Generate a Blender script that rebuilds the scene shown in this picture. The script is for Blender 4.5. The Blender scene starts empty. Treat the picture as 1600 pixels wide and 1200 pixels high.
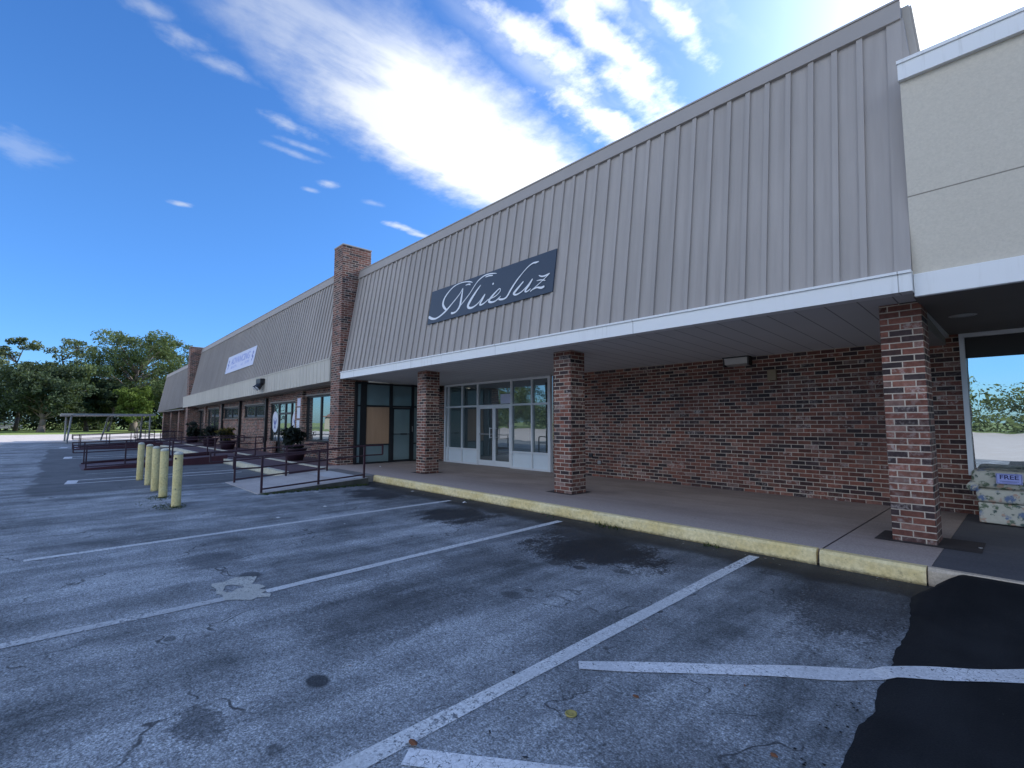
import bpy, bmesh, math, random
from mathutils import Vector, Matrix, noise as mnoise
random.seed(7)
R = math.radians
scene = bpy.context.scene
COL = scene.collection
W = 0.15            # walkway height

# ------------------------------------------------------------------ node helpers
class NT:
    def __init__(s, tree):
        s.t = tree; s.n = tree.nodes; s.l = tree.links
    def new(s, typ, **kw):
        nd = s.n.new(typ)
        for k, v in kw.items(): setattr(nd, k, v)
        return nd
    def put(s, sock, v):
        if v is None: return
        if isinstance(v, bpy.types.NodeSocket): s.l.new(v, sock)
        else:
            if sock.type == 'RGBA' and isinstance(v, (tuple, list)) and len(v) == 3: v = (*v, 1)
            sock.default_value = v
    def m(s, op, a, b=None, c=None, clamp=False):
        nd = s.new('ShaderNodeMath', operation=op, use_clamp=clamp)
        s.put(nd.inputs[0], a); s.put(nd.inputs[1], b)
        if c is not None: s.put(nd.inputs[2], c)
        return nd.outputs[0]
    def vm(s, op, a, b=None):
        nd = s.new('ShaderNodeVectorMath', operation=op)
        s.put(nd.inputs[0], a); s.put(nd.inputs[1], b)
        return nd.outputs['Value'] if op in ('LENGTH', 'DOT_PRODUCT', 'DISTANCE') else nd.outputs[0]
    def sep(s, v):
        nd = s.new('ShaderNodeSeparateXYZ'); s.put(nd.inputs[0], v); return nd.outputs
    def comb(s, x=0.0, y=0.0, z=0.0):
        nd = s.new('ShaderNodeCombineXYZ')
        for i, v in enumerate((x, y, z)): s.put(nd.inputs[i], v)
        return nd.outputs[0]
    def noise(s, vec, scale, detail=3, rough=0.55, color=False):
        nd = s.new('ShaderNodeTexNoise'); s.put(nd.inputs['Vector'], vec)
        nd.inputs['Scale'].default_value = scale; nd.inputs['Detail'].default_value = detail
        nd.inputs['Roughness'].default_value = rough
        return nd.outputs['Color' if color else 'Fac']
    def vor(s, vec, scale, out='Distance', feature='F1'):
        nd = s.new('ShaderNodeTexVoronoi', feature=feature); s.put(nd.inputs['Vector'], vec)
        nd.inputs['Scale'].default_value = scale
        return nd.outputs[out]
    def white(s, vec):
        nd = s.new('ShaderNodeTexWhiteNoise', noise_dimensions='3D'); s.put(nd.inputs['Vector'], vec)
        return nd.outputs['Value']
    def ramp(s, f, stops, interp='LINEAR'):
        nd = s.new('ShaderNodeValToRGB'); s.put(nd.inputs[0], f)
        cr = nd.color_ramp; cr.interpolation = interp
        while len(cr.elements) < len(stops): cr.elements.new(0.5)
        for e, (p, c) in zip(cr.elements, stops):
            e.position = p; e.color = (c, c, c, 1) if isinstance(c, (int, float)) else (*c, 1)
        return nd.outputs['Color']
    def ss(s, v, lo, hi):            # smoothstep lo..hi -> 0..1
        nd = s.new('ShaderNodeMapRange', interpolation_type='SMOOTHSTEP')
        s.put(nd.inputs['Value'], v); s.put(nd.inputs['From Min'], lo); s.put(nd.inputs['From Max'], hi)
        return nd.outputs['Result']
    def mix(s, f, a, b, blend='MIX'):
        nd = s.new('ShaderNodeMix', data_type='RGBA', blend_type=blend)
        s.put(nd.inputs['Factor'], f); s.put(nd.inputs[6], a); s.put(nd.inputs[7], b)
        return nd.outputs[2]
    def bump(s, h, strength=0.3, dist=0.02):
        nd = s.new('ShaderNodeBump'); nd.inputs['Strength'].default_value = strength
        nd.inputs['Distance'].default_value = dist; s.put(nd.inputs['Height'], h)
        return nd.outputs[0]

def material(name):
    mt = bpy.data.materials.new(name); mt.use_nodes = True
    g = NT(mt.node_tree)
    b = mt.node_tree.nodes['Principled BSDF']
    return mt, g, b

def obj_co(g): return g.new('ShaderNodeNewGeometry').outputs['Position']   # world metres: surfaces stay put
def uv_co(g): return g.new('ShaderNodeUVMap').outputs[0]

def plain(name, col, rough=0.6, var=0.12, scale=3.0, fine=60, bump=0.05, metal=0.0, spec=None):
    mt, g, b = material(name)
    co = obj_co(g)
    n1 = g.noise(co, scale, 4); n2 = g.noise(co, fine, 2)
    v = g.m('ADD', g.m('MULTIPLY', g.m('SUBTRACT', n1, 0.5), var * 3), g.m('MULTIPLY', g.m('SUBTRACT', n2, 0.5), var))
    v = g.m('ADD', v, 1.0)
    c = g.vm('SCALE', (*col,), None)
    sc = c.node; g.put(sc.inputs['Scale'], v)
    g.put(b.inputs['Base Color'], c)
    b.inputs['Roughness'].default_value = rough; b.inputs['Metallic'].default_value = metal
    if spec is not None: b.inputs['Specular IOR Level'].default_value = spec
    if bump: g.put(b.inputs['Normal'], g.bump(n2, bump))
    return mt

# ------------------------------------------------------------------ materials
def mat_brick():
    mt, g, b = material('red_brick')
    uv = g.sep(uv_co(g)); u, v = uv[0], uv[1]
    BW, BH, J = 0.2032, 0.0684, 0.0106
    row = g.m('FLOOR', g.m('DIVIDE', v, BH))
    off = g.m('MULTIPLY', g.m('FLOORED_MODULO', row, 2.0), 0.5)
    uu = g.m('ADD', g.m('DIVIDE', u, BW), off)
    colm = g.m('FLOOR', uu)
    fu = g.m('MULTIPLY', g.m('FRACT', uu), BW); fv = g.m('MULTIPLY', g.m('FRACT', g.m('DIVIDE', v, BH)), BH)
    du = g.m('MINIMUM', fu, g.m('SUBTRACT', BW, fu)); dv = g.m('MINIMUM', fv, g.m('SUBTRACT', BH, fv))
    d = g.m('MINIMUM', du, dv)
    co = obj_co(g)
    wob = g.m('MULTIPLY', g.m('SUBTRACT', g.noise(co, 45, 2), 0.5), 0.005)
    d = g.m('ADD', d, wob)
    brick = g.ss(d, J * 0.40, J * 0.66)
    key = g.comb(colm, row, 3.0)
    r1 = g.white(key); r2 = g.white(g.comb(row, colm, 11.0))
    base = g.ramp(r1, [(0.0, (0.034, 0.022, 0.022)), (0.17, (0.048, 0.028, 0.028)), (0.30, (0.100, 0.038, 0.028)), (0.5, (0.150, 0.053, 0.036)),
                       (0.75, (0.182, 0.065, 0.042)), (0.92, (0.20, 0.088, 0.062)), (1.0, (0.20, 0.125, 0.105))])
    mott = g.ramp(g.noise(co, 22, 4, 0.65), [(0.25, 0.62), (0.75, 1.35)])
    base = g.mix(1.0, base, mott, 'MULTIPLY')
    # lime bloom on some bricks and in patches
    big = g.ss(g.noise(co, 1.3, 3), 0.44, 0.68)
    bloom = g.m('MULTIPLY', g.ss(g.noise(co, 17, 4, 0.7), 0.46, 0.68), g.m('ADD', g.m('MULTIPLY', big, 0.6), g.ss(r2, 0.80, 0.98)), clamp=True)
    base = g.mix(g.m('MULTIPLY', bloom, 0.62), base, (0.46, 0.385, 0.35))
    chip = g.ss(g.vor(co, 6.0), 0.055, 0.030)
    base = g.mix(g.m('MULTIPLY', chip, g.ss(r2, 0.45, 0.6)), base, (0.55, 0.46, 0.42))
    mort = g.mix(g.noise(co, 5, 4), (0.41, 0.335, 0.265), (0.62, 0.525, 0.42))
    mort = g.mix(g.ss(g.noise(co, 0.9, 3), 0.42, 0.7), mort, (0.30, 0.245, 0.20))
    base = g.mix(1.0, base, g.ramp(g.white(g.comb(colm, row, 29.0)), [(0.0, 0.70), (1.0, 1.28)]), 'MULTIPLY')
    c = g.mix(brick, mort, base)
    g.put(b.inputs['Base Color'], c); b.inputs['Roughness'].default_value = 0.85
    h = g.m('ADD', brick, g.m('MULTIPLY', g.noise(co, 120, 3), 0.25))
    g.put(b.inputs['Normal'], g.bump(h, 0.55, 0.006))
    return mt

def mat_siding(name, c0):
    mt, g, b = material(name)
    co = obj_co(g); p = g.sep(co)
    stretch = g.comb(g.m('MULTIPLY', p[0], 9.0), g.m('MULTIPLY', p[1], 0.6), g.m('MULTIPLY', p[2], 0.6))
    streak = g.noise(stretch, 1.0, 4, 0.6)
    panel = g.white(g.comb(g.m('FLOOR', g.m('DIVIDE', p[0], 1.22)), 2.0, 5.0))
    v = g.m('ADD', 0.70, g.m('ADD', g.m('MULTIPLY', streak, 0.44), g.m('MULTIPLY', g.noise(co, 0.55, 4), 0.22)))
    v = g.m('ADD', v, g.m('MULTIPLY', g.m('SUBTRACT', panel, 0.5), 0.08))
    c = g.vm('SCALE', c0); g.put(c.node.inputs['Scale'], v)
    grain = g.noise(g.comb(g.m('MULTIPLY', p[0], 160), g.m('MULTIPLY', p[1], 8), g.m('MULTIPLY', p[2], 8)), 1.0, 3)
    spots = g.ss(g.vor(co, 1.4), 0.030, 0.012)
    c = g.mix(g.m('MULTIPLY', spots, 0.5), c, (0.10, 0.09, 0.08))
    g.put(b.inputs['Base Color'], c); b.inputs['Roughness'].default_value = 0.7
    g.put(b.inputs['Normal'], g.bump(grain, 0.12, 0.004))
    return mt

def blob(g, px, py, cx, cy, rx, ry, warp=None):
    a = g.m('DIVIDE', g.m('SUBTRACT', px, cx), rx); c = g.m('DIVIDE', g.m('SUBTRACT', py, cy), ry)
    d = g.m('SQRT', g.m('ADD', g.m('MULTIPLY', a, a), g.m('MULTIPLY', c, c)))
    return g.m('ADD', d, warp) if warp is not None else d

def mat_asphalt():
    mt, g, b = material('aged_asphalt')
    co = obj_co(g); p = g.sep(co); px, py = p[0], p[1]
    big = g.noise(co, 0.45, 4, 0.6); mid = g.noise(co, 1.6, 8, 0.72)
    st = g.comb(g.m('MULTIPLY', px, 2.6), g.m('MULTIPLY', py, 0.42), 0.0)
    streak = g.noise(st, 1.0, 8, 0.70)
    tyre = g.noise(g.comb(g.m('MULTIPLY', px, 1.1), g.m('MULTIPLY', py, 0.12), 4.0), 1.0, 4, 0.55)
    v = g.m('ADD', g.m('MULTIPLY', big, 0.26), g.m('ADD', g.m('MULTIPLY', streak, 0.46), g.m('MULTIPLY', tyre, 0.26)))
    v = g.m('ADD', v, g.m('MULTIPLY', mid, 0.40))
    c = g.ramp(v, [(0.50, (0.036, 0.040, 0.042)), (0.60, (0.105, 0.115, 0.120)), (0.70, (0.235, 0.250, 0.258)), (0.82, (0.43, 0.45, 0.455))])
    # aggregate
    s1 = g.noise(co, 95, 2, 0.7); s2 = g.white(g.vm('SNAP', co, (0.011, 0.011, 0.5)))
    agg = g.ramp(s1, [(0.30, 0.36), (0.5, 0.97), (0.70, 1.95)])
    c = g.mix(0.92, c, agg, 'MULTIPLY')
    s3 = g.noise(co, 38, 3, 0.75)
    c = g.mix(0.8, c, g.ramp(s3, [(0.36, 0.52), (0.5, 1.0), (0.66, 1.52)]), 'MULTIPLY')
    pale_fleck = g.ss(g.vor(co, 55), 0.13, 0.07)  # pale stones of the aggregate
    c = g.mix(g.m('MULTIPLY', pale_fleck, g.m('MULTIPLY', g.ss(s2, 0.2, 0.9), 0.75)), c, (0.46, 0.46, 0.45))
    pit = g.ss(g.noise(co, 30, 2, 0.6), 0.64, 0.72)
    c = g.mix(g.m('MULTIPLY', pit, 0.55), c, (0.03, 0.03, 0.033))
    # newer, darker strip in the bays by the ramps
    wob = g.m('MULTIPLY', g.m('SUBTRACT', g.noise(co, 0.8, 4), 0.5), 0.7)
    xb = g.m('ADD', px, wob); yb = g.m('ADD', py, wob)
    bay = g.m('MULTIPLY', g.m('MULTIPLY', g.ss(xb, -12.75, -13.05), g.ss(xb, -36.0, -34.0)), g.m('MULTIPLY', g.ss(yb, -0.42, -0.32), g.ss(yb, 6.0, 5.8)))
    c = g.mix(g.m('MULTIPLY', bay, 0.72), c, (0.062, 0.066, 0.070))
    # oil stains: nose-in spots in each bay, drips, dark band along the kerb
    wz = g.m('MULTIPLY', g.m('SUBTRACT', g.noise(g.comb(g.m('MULTIPLY', px, 1.0), g.m('MULTIPLY', py, 0.55), 0.0), 3.0, 8, 0.74), 0.5), 2.3)
    wz = g.m('ADD', wz, g.m('MULTIPLY', g.m('SUBTRACT', s3, 0.5), 1.1))
    tot = None
    for cx, cy, rx, ry, k in ((-3.35, 4.40, 0.95, 0.72, 1.0), (-3.7, 4.85, 0.9, 0.4, 0.9), (-2.6, 4.7, .5, .5, .6), (-6.05, 4.50, 0.85, 0.62, 1.0), (-8.9, 4.65, 0.95, 0.6, 0.95), (-1.0, 4.5, 0.45, 0.9, 0.72), (-1.2, 5.0, .6, .4, .7), (-4.9, 4.9, .3, .5, .55),
                              (-5.75, 1.25, 0.42, 0.32, 0.55), (-3.4, 1.9, 0.5, 0.7, 0.42), (-1.3, 2.0, 0.45, 0.35, 0.30), (-2.75, 0.55, 0.20, 0.12, 0.62), (-6.6, 3.0, 0.3, 0.5, 0.4),
                              (-1.1, 1.0, 0.35, 0.25, 0.35), (-8.5, 2.2, 0.5, 0.4, 0.35), (-3.9, 3.2, 0.35, 0.8, 0.4)):
        d = blob(g, px, py, cx, cy, rx, ry, wz)
        f = g.m('MULTIPLY', g.ss(d, 1.12, 0.62), k)
        tot = f if tot is None else g.m('MAXIMUM', tot, f)
    for cx, cy, r, k in ((-2.73, 1.10, 0.085, 0.92), (-3.07, 3.76, 0.085, 0.85), (-3.33, 3.70, 0.10, 0.7), (-2.72, 3.95, 0.10, 0.7), (-2.97, 2.77, 0.11, 0.55), (-4.98, 1.36, 0.13, 0.8),
                         (-0.36, 3.25, 0.07, 0.6), (-2.95, 2.95, 0.05, 0.6), (-3.9, 0.6, 0.05, 0.7), (-2.3, 0.75, 0.05, 0.6)):
        d = blob(g, px, py, cx, cy, r, r * 0.75, g.m('MULTIPLY', wz, 0.10))
        tot = g.m('MAXIMUM', tot, g.m('MULTIPLY', g.ss(d, 1.12, 0.72), k))
    band = g.m('MULTIPLY', g.ss(g.m('ADD', py, g.m('MULTIPLY', wz, 0.28)), 4.78, 5.12), 0.97)
    band = g.m('MULTIPLY', band, g.ss(px, -13.0, -11.0))
    tot = g.m('MAXIMUM', tot, band)
    kerb_darkening = g.m('MULTIPLY', g.m('MULTIPLY', g.ss(g.m('ADD', py, g.m('MULTIPLY', wz, 0.9)), 3.6, 5.1), 0.40), g.ss(px, -13.0, -11.0))  # broad blotchy darkening towards the kerb
    tot = g.m('MAXIMUM', tot, kerb_darkening)
    tot = g.m('MULTIPLY', tot, g.ramp(s1, [(0.3, 1.0), (0.72, 0.90)]))
    c = g.mix(tot, c, (0.008, 0.0088, 0.010))
    # hairline cracks
    crk = g.vor(g.vm('ADD', co, g.vm('SCALE', g.noise(co, 1.5, 3, color=True))), 0.55, feature='DISTANCE_TO_EDGE')
    c = g.mix(g.m('MULTIPLY', g.ss(crk, 0.006, 0.002), g.m('MULTIPLY', g.ss(mid, 0.46, 0.56), 0.8)), c, (0.02, 0.02, 0.022))
    g.put(b.inputs['Base Color'], c)
    g.put(b.inputs['Roughness'], g.m('SUBTRACT', 0.86, g.m('MULTIPLY', tot, 0.25)))
    g.put(b.inputs['Normal'], g.bump(g.m('ADD', s1, g.m('MULTIPLY', s3, 0.8)), 0.55, 0.008))
    return mt

def mat_newblack():
    mt, g, b = material('fresh_sealcoat')
    co = obj_co(g)
    s1 = g.noise(co, 110, 2, 0.7); s2 = g.noise(co, 1.6, 4)
    p = g.sep(co); trk = g.noise(g.comb(g.m('MULTIPLY', p[0], 2.4), g.m('MULTIPLY', p[1], 0.25), 0.0), 1.0, 5, 0.65)
    c = g.mix(g.ss(g.m('ADD', g.m('MULTIPLY', s2, 0.5), g.m('MULTIPLY', trk, 0.5)), 0.36, 0.66), (0.0055, 0.006, 0.0068), (0.017, 0.018, 0.0195))
    c = g.mix(1.0, c, g.ramp(s1, [(0.3, 0.6), (0.7, 1.45)]), 'MULTIPLY')
    dust = g.ss(g.vor(co, 9), 0.04, 0.02)
    c = g.mix(g.m('MULTIPLY', dust, 0.5), c, (0.12, 0.12, 0.12))
    g.put(b.inputs['Base Color'], c); b.inputs['Roughness'].default_value = 0.8
    b.inputs['Specular IOR Level'].default_value = 0.25
    g.put(b.inputs['Normal'], g.bump(s1, 0.5, 0.006))
    return mt

def mat_paint(name, col, wear_lo, wear_hi, rough=0.7):
    mt, g, b = material(name)
    co = obj_co(g); p = g.sep(co)
    n = g.noise(co, 34, 4, 0.7); n2 = g.noise(co, 1.3, 4, 0.6)
    k = g.m('ADD', g.m('MULTIPLY', n, 0.6), g.m('MULTIPLY', n2, 0.5))
    a = g.ss(k, wear_hi, wear_lo)
    crk = g.vor(g.vm('ADD', co, g.vm('SCALE', g.noise(co, 6, 3, color=True))), 5.5, feature='DISTANCE_TO_EDGE')
    a = g.m('MULTIPLY', a, g.m('SUBTRACT', 1.0, g.m('MULTIPLY', g.ss(crk, 0.020, 0.008), g.ss(n2, 0.44, 0.55))))
    pits = g.ss(g.noise(co, 55, 2, 0.6), 0.70, 0.64)
    a = g.m('MULTIPLY', a, pits)
    dirt = g.ramp(g.noise(co, 70, 3, 0.7), [(0.3, 0.70), (0.65, 1.08)])
    c = g.mix(1.0, g.mix(g.ss(n2, 0.35, 0.65), tuple(x * 0.78 for x in col), col), dirt, 'MULTIPLY')
    g.put(b.inputs['Base Color'], c); b.inputs['Roughness'].default_value = rough
    tr = g.new('ShaderNodeBsdfTransparent'); mx = g.new('ShaderNodeMixShader')
    out = mt.node_tree.nodes['Material Output']
    g.put(mx.inputs[0], a); g.l.new(tr.outputs[0], mx.inputs[1]); g.l.new(b.outputs[0], mx.inputs[2]); g.l.new(mx.outputs[0], out.inputs[0])
    return mt

def mat_concrete(name, c0, c1, front=None):
    mt, g, b = material(name)
    co = obj_co(g); p = g.sep(co)
    n = g.noise(co, 0.9, 5, 0.6); f = g.noise(co, 55, 3, 0.7)
    sx = g.noise(g.comb(g.m('MULTIPLY', p[0], 0.7), g.m('MULTIPLY', p[1], 5.0), 0.0), 1.0, 4, 0.6)
    c = g.mix(g.ss(g.m('ADD', g.m('MULTIPLY', n, 0.6), g.m('MULTIPLY', sx, 0.4)), 0.35, 0.65), c0, c1)
    if front is not None:       # paler towards the kerb
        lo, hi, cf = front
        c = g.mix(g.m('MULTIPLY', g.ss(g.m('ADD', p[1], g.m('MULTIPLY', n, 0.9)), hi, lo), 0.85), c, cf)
    c = g.mix(0.8, c, g.ramp(f, [(0.3, 0.72), (0.7, 1.25)]), 'MULTIPLY')
    spot = g.ss(g.vor(co, 2.1), 0.05, 0.02)
    c = g.mix(g.m('MULTIPLY', spot, 0.5), c, (0.03, 0.03, 0.03))
    g.put(b.inputs['Base Color'], c); b.inputs['Roughness'].default_value = 0.75
    g.put(b.inputs['Normal'], g.bump(f, 0.25, 0.004))
    return mt

def mat_yellow(name='yellow_kerb_paint', col=(0.72, 0.56, 0.25), col2=(0.81, 0.67, 0.37)):
    mt, g, b = material(name)
    co = obj_co(g)
    n = g.noise(co, 2.5, 5, 0.65); f = g.noise(co, 26, 4, 0.7)
    c = g.mix(g.ss(n, 0.35, 0.65), col, col2)
    c = g.mix(1.0, c, g.ramp(f, [(0.30, 0.78), (0.60, 1.05)]), 'MULTIPLY')
    stain = g.ss(g.noise(co, 9, 5, 0.75), 0.60, 0.72)
    c = g.mix(g.m('MULTIPLY', stain, 0.55), c, (0.10, 0.085, 0.05))
    chip = g.ss(g.noise(co, 30, 3, 0.7), 0.64, 0.70) if 'bollard' in name else g.ss(g.noise(co, 30, 3, 0.7), 0.68, 0.74)
    c = g.mix(g.m('MULTIPLY', chip, 0.8), c, (0.03, 0.028, 0.02))
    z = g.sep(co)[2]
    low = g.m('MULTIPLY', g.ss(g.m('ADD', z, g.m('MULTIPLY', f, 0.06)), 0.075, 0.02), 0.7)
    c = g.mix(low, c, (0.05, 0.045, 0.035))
    g.put(b.inputs['Base Color'], c); b.inputs['Roughness'].default_value = 0.75
    g.put(b.inputs['Normal'], g.bump(g.m('ADD', f, n), 0.35, 0.01))
    return mt

def mat_glass(name, tint, refl, rough=0.0, wave=0.0025):
    mt, g, b = material(name)
    co = obj_co(g)
    out = mt.node_tree.nodes['Material Output']
    b.inputs['Roughness'].default_value = 0.5
    c = g.mix(g.noise(co, 0.8, 3), tint, tuple(x * 0.6 for x in tint))
    g.put(b.inputs['Base Color'], c)
    gl = g.new('ShaderNodeBsdfGlossy'); gl.inputs['Roughness'].default_value = rough
    gl.inputs['Color'].default_value = (0.86, 0.93, 0.94, 1)
    nm = g.bump(g.noise(co, 1.1, 2), 1.0, wave); g.put(gl.inputs['Normal'], nm)
    fr = g.new('ShaderNodeLayerWeight'); fr.inputs['Blend'].default_value = 0.25
    f = g.m('ADD', refl, g.m('MULTIPLY', fr.outputs['Fresnel'], 0.5), clamp=True)
    mx = g.new('ShaderNodeMixShader'); g.put(mx.inputs[0], f)
    g.l.new(b.outputs[0], mx.inputs[1]); g.l.new(gl.outputs[0], mx.inputs[2]); g.l.new(mx.outputs[0], out.inputs[0])
    return mt

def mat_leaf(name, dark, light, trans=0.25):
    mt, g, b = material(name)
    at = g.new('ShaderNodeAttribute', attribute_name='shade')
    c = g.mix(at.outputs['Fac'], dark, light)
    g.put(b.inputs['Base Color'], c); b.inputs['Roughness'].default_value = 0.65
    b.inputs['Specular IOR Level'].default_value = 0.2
    tl = g.new('ShaderNodeBsdfTranslucent'); g.put(tl.inputs[0], g.mix(0.5, c, (0.16, 0.20, 0.02)))
    mx = g.new('ShaderNodeMixShader'); mx.inputs[0].default_value = trans
    out = mt.node_tree.nodes['Material Output']
    g.l.new(b.outputs[0], mx.inputs[1]); g.l.new(tl.outputs[0], mx.inputs[2]); g.l.new(mx.outputs[0], out.inputs[0])
    return mt

def mat_floral():
    mt, g, b = material('floral_upholstery')
    co = obj_co(g)
    w = g.vm('ADD', co, g.vm('SCALE', g.noise(co, 9, 3, color=True))); w.node.inputs[1].links[0].from_node.inputs['Scale'].default_value = 0.10
    c = g.mix(g.noise(co, 30, 3), (0.42, 0.41, 0.34), (0.55, 0.53, 0.45))
    for sc, lo, hi, col, sd in ((8.5, 0.46, 0.30, (0.11, 0.15, 0.095), 0), (7.0, 0.40, 0.24, (0.13, 0.18, 0.30), 3.1), (9.0, 0.30, 0.2, (0.44, 0.30, 0.23), 7.7), (14, 0.33, 0.18, (0.075, 0.11, 0.10), 12.3)):
        v = g.vor(g.vm('ADD', w, (sd, sd * 1.7, sd * 0.6)), sc)
        c = g.mix(g.m('MULTIPLY', g.ss(v, lo, hi), g.ss(g.noise(co, 28, 3, 0.7), 0.36, 0.52)), c, col)
    g.put(b.inputs['Base Color'], c); b.inputs['Roughness'].default_value = 0.9
    g.put(b.inputs['Normal'], g.bump(g.noise(co, 14, 3), 0.35, 0.02))
    return mt

def mat_ply():
    mt, g, b = material('plywood_sheet')
    co = obj_co(g); p = g.sep(co)
    n = g.noise(g.comb(g.m('MULTIPLY', p[1], 9), g.m('MULTIPLY', p[2], 0.8), 0.0), 1.0, 5, 0.6)
    c = g.mix(n, (0.30, 0.185, 0.11), (0.46, 0.30, 0.185))
    g.put(b.inputs['Base Color'], c); b.inputs['Roughness'].default_value = 0.8
    return mt

M = dict(
    brick=mat_brick(), siding=mat_siding('greige_board_siding', (0.350, 0.314, 0.284)), trim=plain('greige_trim', (0.345, 0.310, 0.28), 0.65, 0.05),
    white=plain('white_fascia_paint', (0.74, 0.74, 0.73), 0.5, 0.05, 1.2), soffit=None, stucco=None,
    asphalt=mat_asphalt(), newblack=mat_newblack(),
    line=mat_paint('white_line_paint', (0.76, 0.77, 0.75), 0.60, 0.71), line_worn=mat_paint('worn_line_paint', (0.60, 0.61, 0.60), 0.55, 0.68), line_new=mat_paint('fresh_line_paint', (0.82, 0.82, 0.81), 0.72, 0.88),
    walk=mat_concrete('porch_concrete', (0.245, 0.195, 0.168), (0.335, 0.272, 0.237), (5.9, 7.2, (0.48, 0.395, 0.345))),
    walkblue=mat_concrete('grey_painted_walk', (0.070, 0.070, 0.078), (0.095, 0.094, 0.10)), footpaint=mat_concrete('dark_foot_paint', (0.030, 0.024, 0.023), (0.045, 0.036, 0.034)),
    conc=mat_concrete('ramp_concrete', (0.42, 0.385, 0.355), (0.54, 0.50, 0.46)), concnew=mat_concrete('pale_concrete', (0.48, 0.48, 0.47), (0.58, 0.58, 0.57)), concdark=mat_concrete('dark_side_concrete', (0.05, 0.052, 0.040), (0.13, 0.12, 0.105)),  # concdark: darker concrete tone for the ramp's side faces
    maroon=mat_concrete('maroon_deck_paint', (0.075, 0.043, 0.052), (0.110, 0.066, 0.076)), maroonside=mat_concrete('maroon_wall_paint', (0.055, 0.014, 0.02), (0.075, 0.02, 0.027)),
    street=mat_concrete('pale_street', (0.60, 0.52, 0.45), (0.70, 0.62, 0.55)), yellow=mat_yellow(), bollard=mat_yellow('bollard_paint', (0.72, 0.57, 0.23), (0.78, 0.65, 0.31)), paleyellow=mat_yellow('pale_kerb_paint', (0.56, 0.53, 0.40), (0.64, 0.62, 0.50)),
    rawkerb=mat_concrete('raw_kerb', (0.42, 0.34, 0.25), (0.55, 0.46, 0.35)),
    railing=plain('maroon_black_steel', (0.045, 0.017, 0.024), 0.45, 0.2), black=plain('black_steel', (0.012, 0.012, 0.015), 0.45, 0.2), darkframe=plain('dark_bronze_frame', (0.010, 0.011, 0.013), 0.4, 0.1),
    alu=plain('aluminium_frame', (0.66, 0.68, 0.69), 0.4, 0.05), kick=plain('pale_kick_panel', (0.66, 0.72, 0.75), 0.45, 0.05),
    glassA=mat_glass('storefront_glass', (0.030, 0.058, 0.064), 0.26), glassB=mat_glass('teal_papered_glass', (0.17, 0.25, 0.26), 0.03), glassC=mat_glass('shop_display_glass', (0.10, 0.115, 0.12), 0.62), glassD=mat_glass('clinic_glass', (0.010, 0.016, 0.02), 0.42),
    ply=mat_ply(), signblue=plain('navy_sign_panel', (0.016, 0.036, 0.066), 0.5, 0.05), signwhite=plain('sign_white', (0.72, 0.74, 0.76), 0.5, 0.03),
    banner=plain('banner_vinyl', (0.56, 0.58, 0.72), 0.5, 0.05), bannerblue=plain('banner_blue', (0.24, 0.30, 0.60), 0.5, 0.05), decal=plain('decal_white', (0.62, 0.66, 0.74), 0.5, 0.04), decalblue=plain('decal_blue', (0.10, 0.13, 0.38), 0.5, 0.05),
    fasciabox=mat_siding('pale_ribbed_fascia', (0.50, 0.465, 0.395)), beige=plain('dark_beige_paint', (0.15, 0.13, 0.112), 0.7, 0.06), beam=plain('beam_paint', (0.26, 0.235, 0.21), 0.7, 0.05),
    metal=plain('galvanised', (0.27, 0.27, 0.26), 0.5, 0.08, metal=0.3), lens=plain('lamp_lens', (0.42, 0.40, 0.36), 0.3, 0.08), tan=plain('tan_plastic', (0.26, 0.19, 0.11), 0.6, 0.06), red=plain('roof_membrane', (0.25, 0.25, 0.25), 0.8, 0.1),
    bark=plain('bark', (0.075, 0.058, 0.046), 0.9, 0.25, 2.5, 14, 0.4), lbark=plain('pale_bark', (0.20, 0.165, 0.14), 0.9, 0.2, 2.5, 14, 0.4),
    leaf=mat_leaf('oak_leaves', (0.045, 0.070, 0.030), (0.19, 0.245, 0.09)), leafp=mat_leaf('pine_needles', (0.06, 0.085, 0.042), (0.18, 0.215, 0.095)), leafd=mat_leaf('shade_leaves', (0.019, 0.034, 0.023), (0.085, 0.122, 0.062)),
    leafy=mat_leaf('bright_leaves', (0.05, 0.085, 0.016), (0.17, 0.23, 0.045)), croton=mat_leaf('croton_leaves', (0.012, 0.018, 0.012), (0.20, 0.15, 0.03), 0.1), dleaf=mat_leaf('dark_plant_leaves', (0.006, 0.010, 0.010), (0.022, 0.030, 0.024), 0.1), weed=mat_leaf('weed_leaves', (0.03, 0.05, 0.018), (0.09, 0.12, 0.04)),
    pot=plain('plum_pot', (0.030, 0.012, 0.022), 0.5, 0.1), soil=plain('soil', (0.03, 0.022, 0.016), 0.95, 0.3), floral=mat_floral(), paper=plain('paper_litter', (0.62, 0.62, 0.60), 0.8, 0.05), brass=plain('yellow_lid', (0.36, 0.29, 0.08), 0.5, 0.1), dryleaf=plain('dry_leaf', (0.20, 0.075, 0.03), 0.8, 0.2),
    freeblue=plain('free_sign_paper', (0.34, 0.38, 0.72), 0.6, 0.02), freeink=plain('free_sign_ink', (0.012, 0.014, 0.10), 0.6, 0.02),
    roofbrown=plain('brown_shingle', (0.25, 0.13, 0.085), 0.9, 0.15), housewall=plain('house_wall', (0.42, 0.38, 0.33), 0.8, 0.05), paintw=plain('white_wall', (0.72, 0.70, 0.66), 0.7, 0.04), carw=plain('car_paint', (0.60, 0.61, 0.63), 0.25, 0.02), tyre=plain('tyre_rubber', (0.015, 0.015, 0.015), 0.8, 0.1), carglass=mat_glass('car_glass', (0.01, 0.012, 0.014), 0.25),
)
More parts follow.
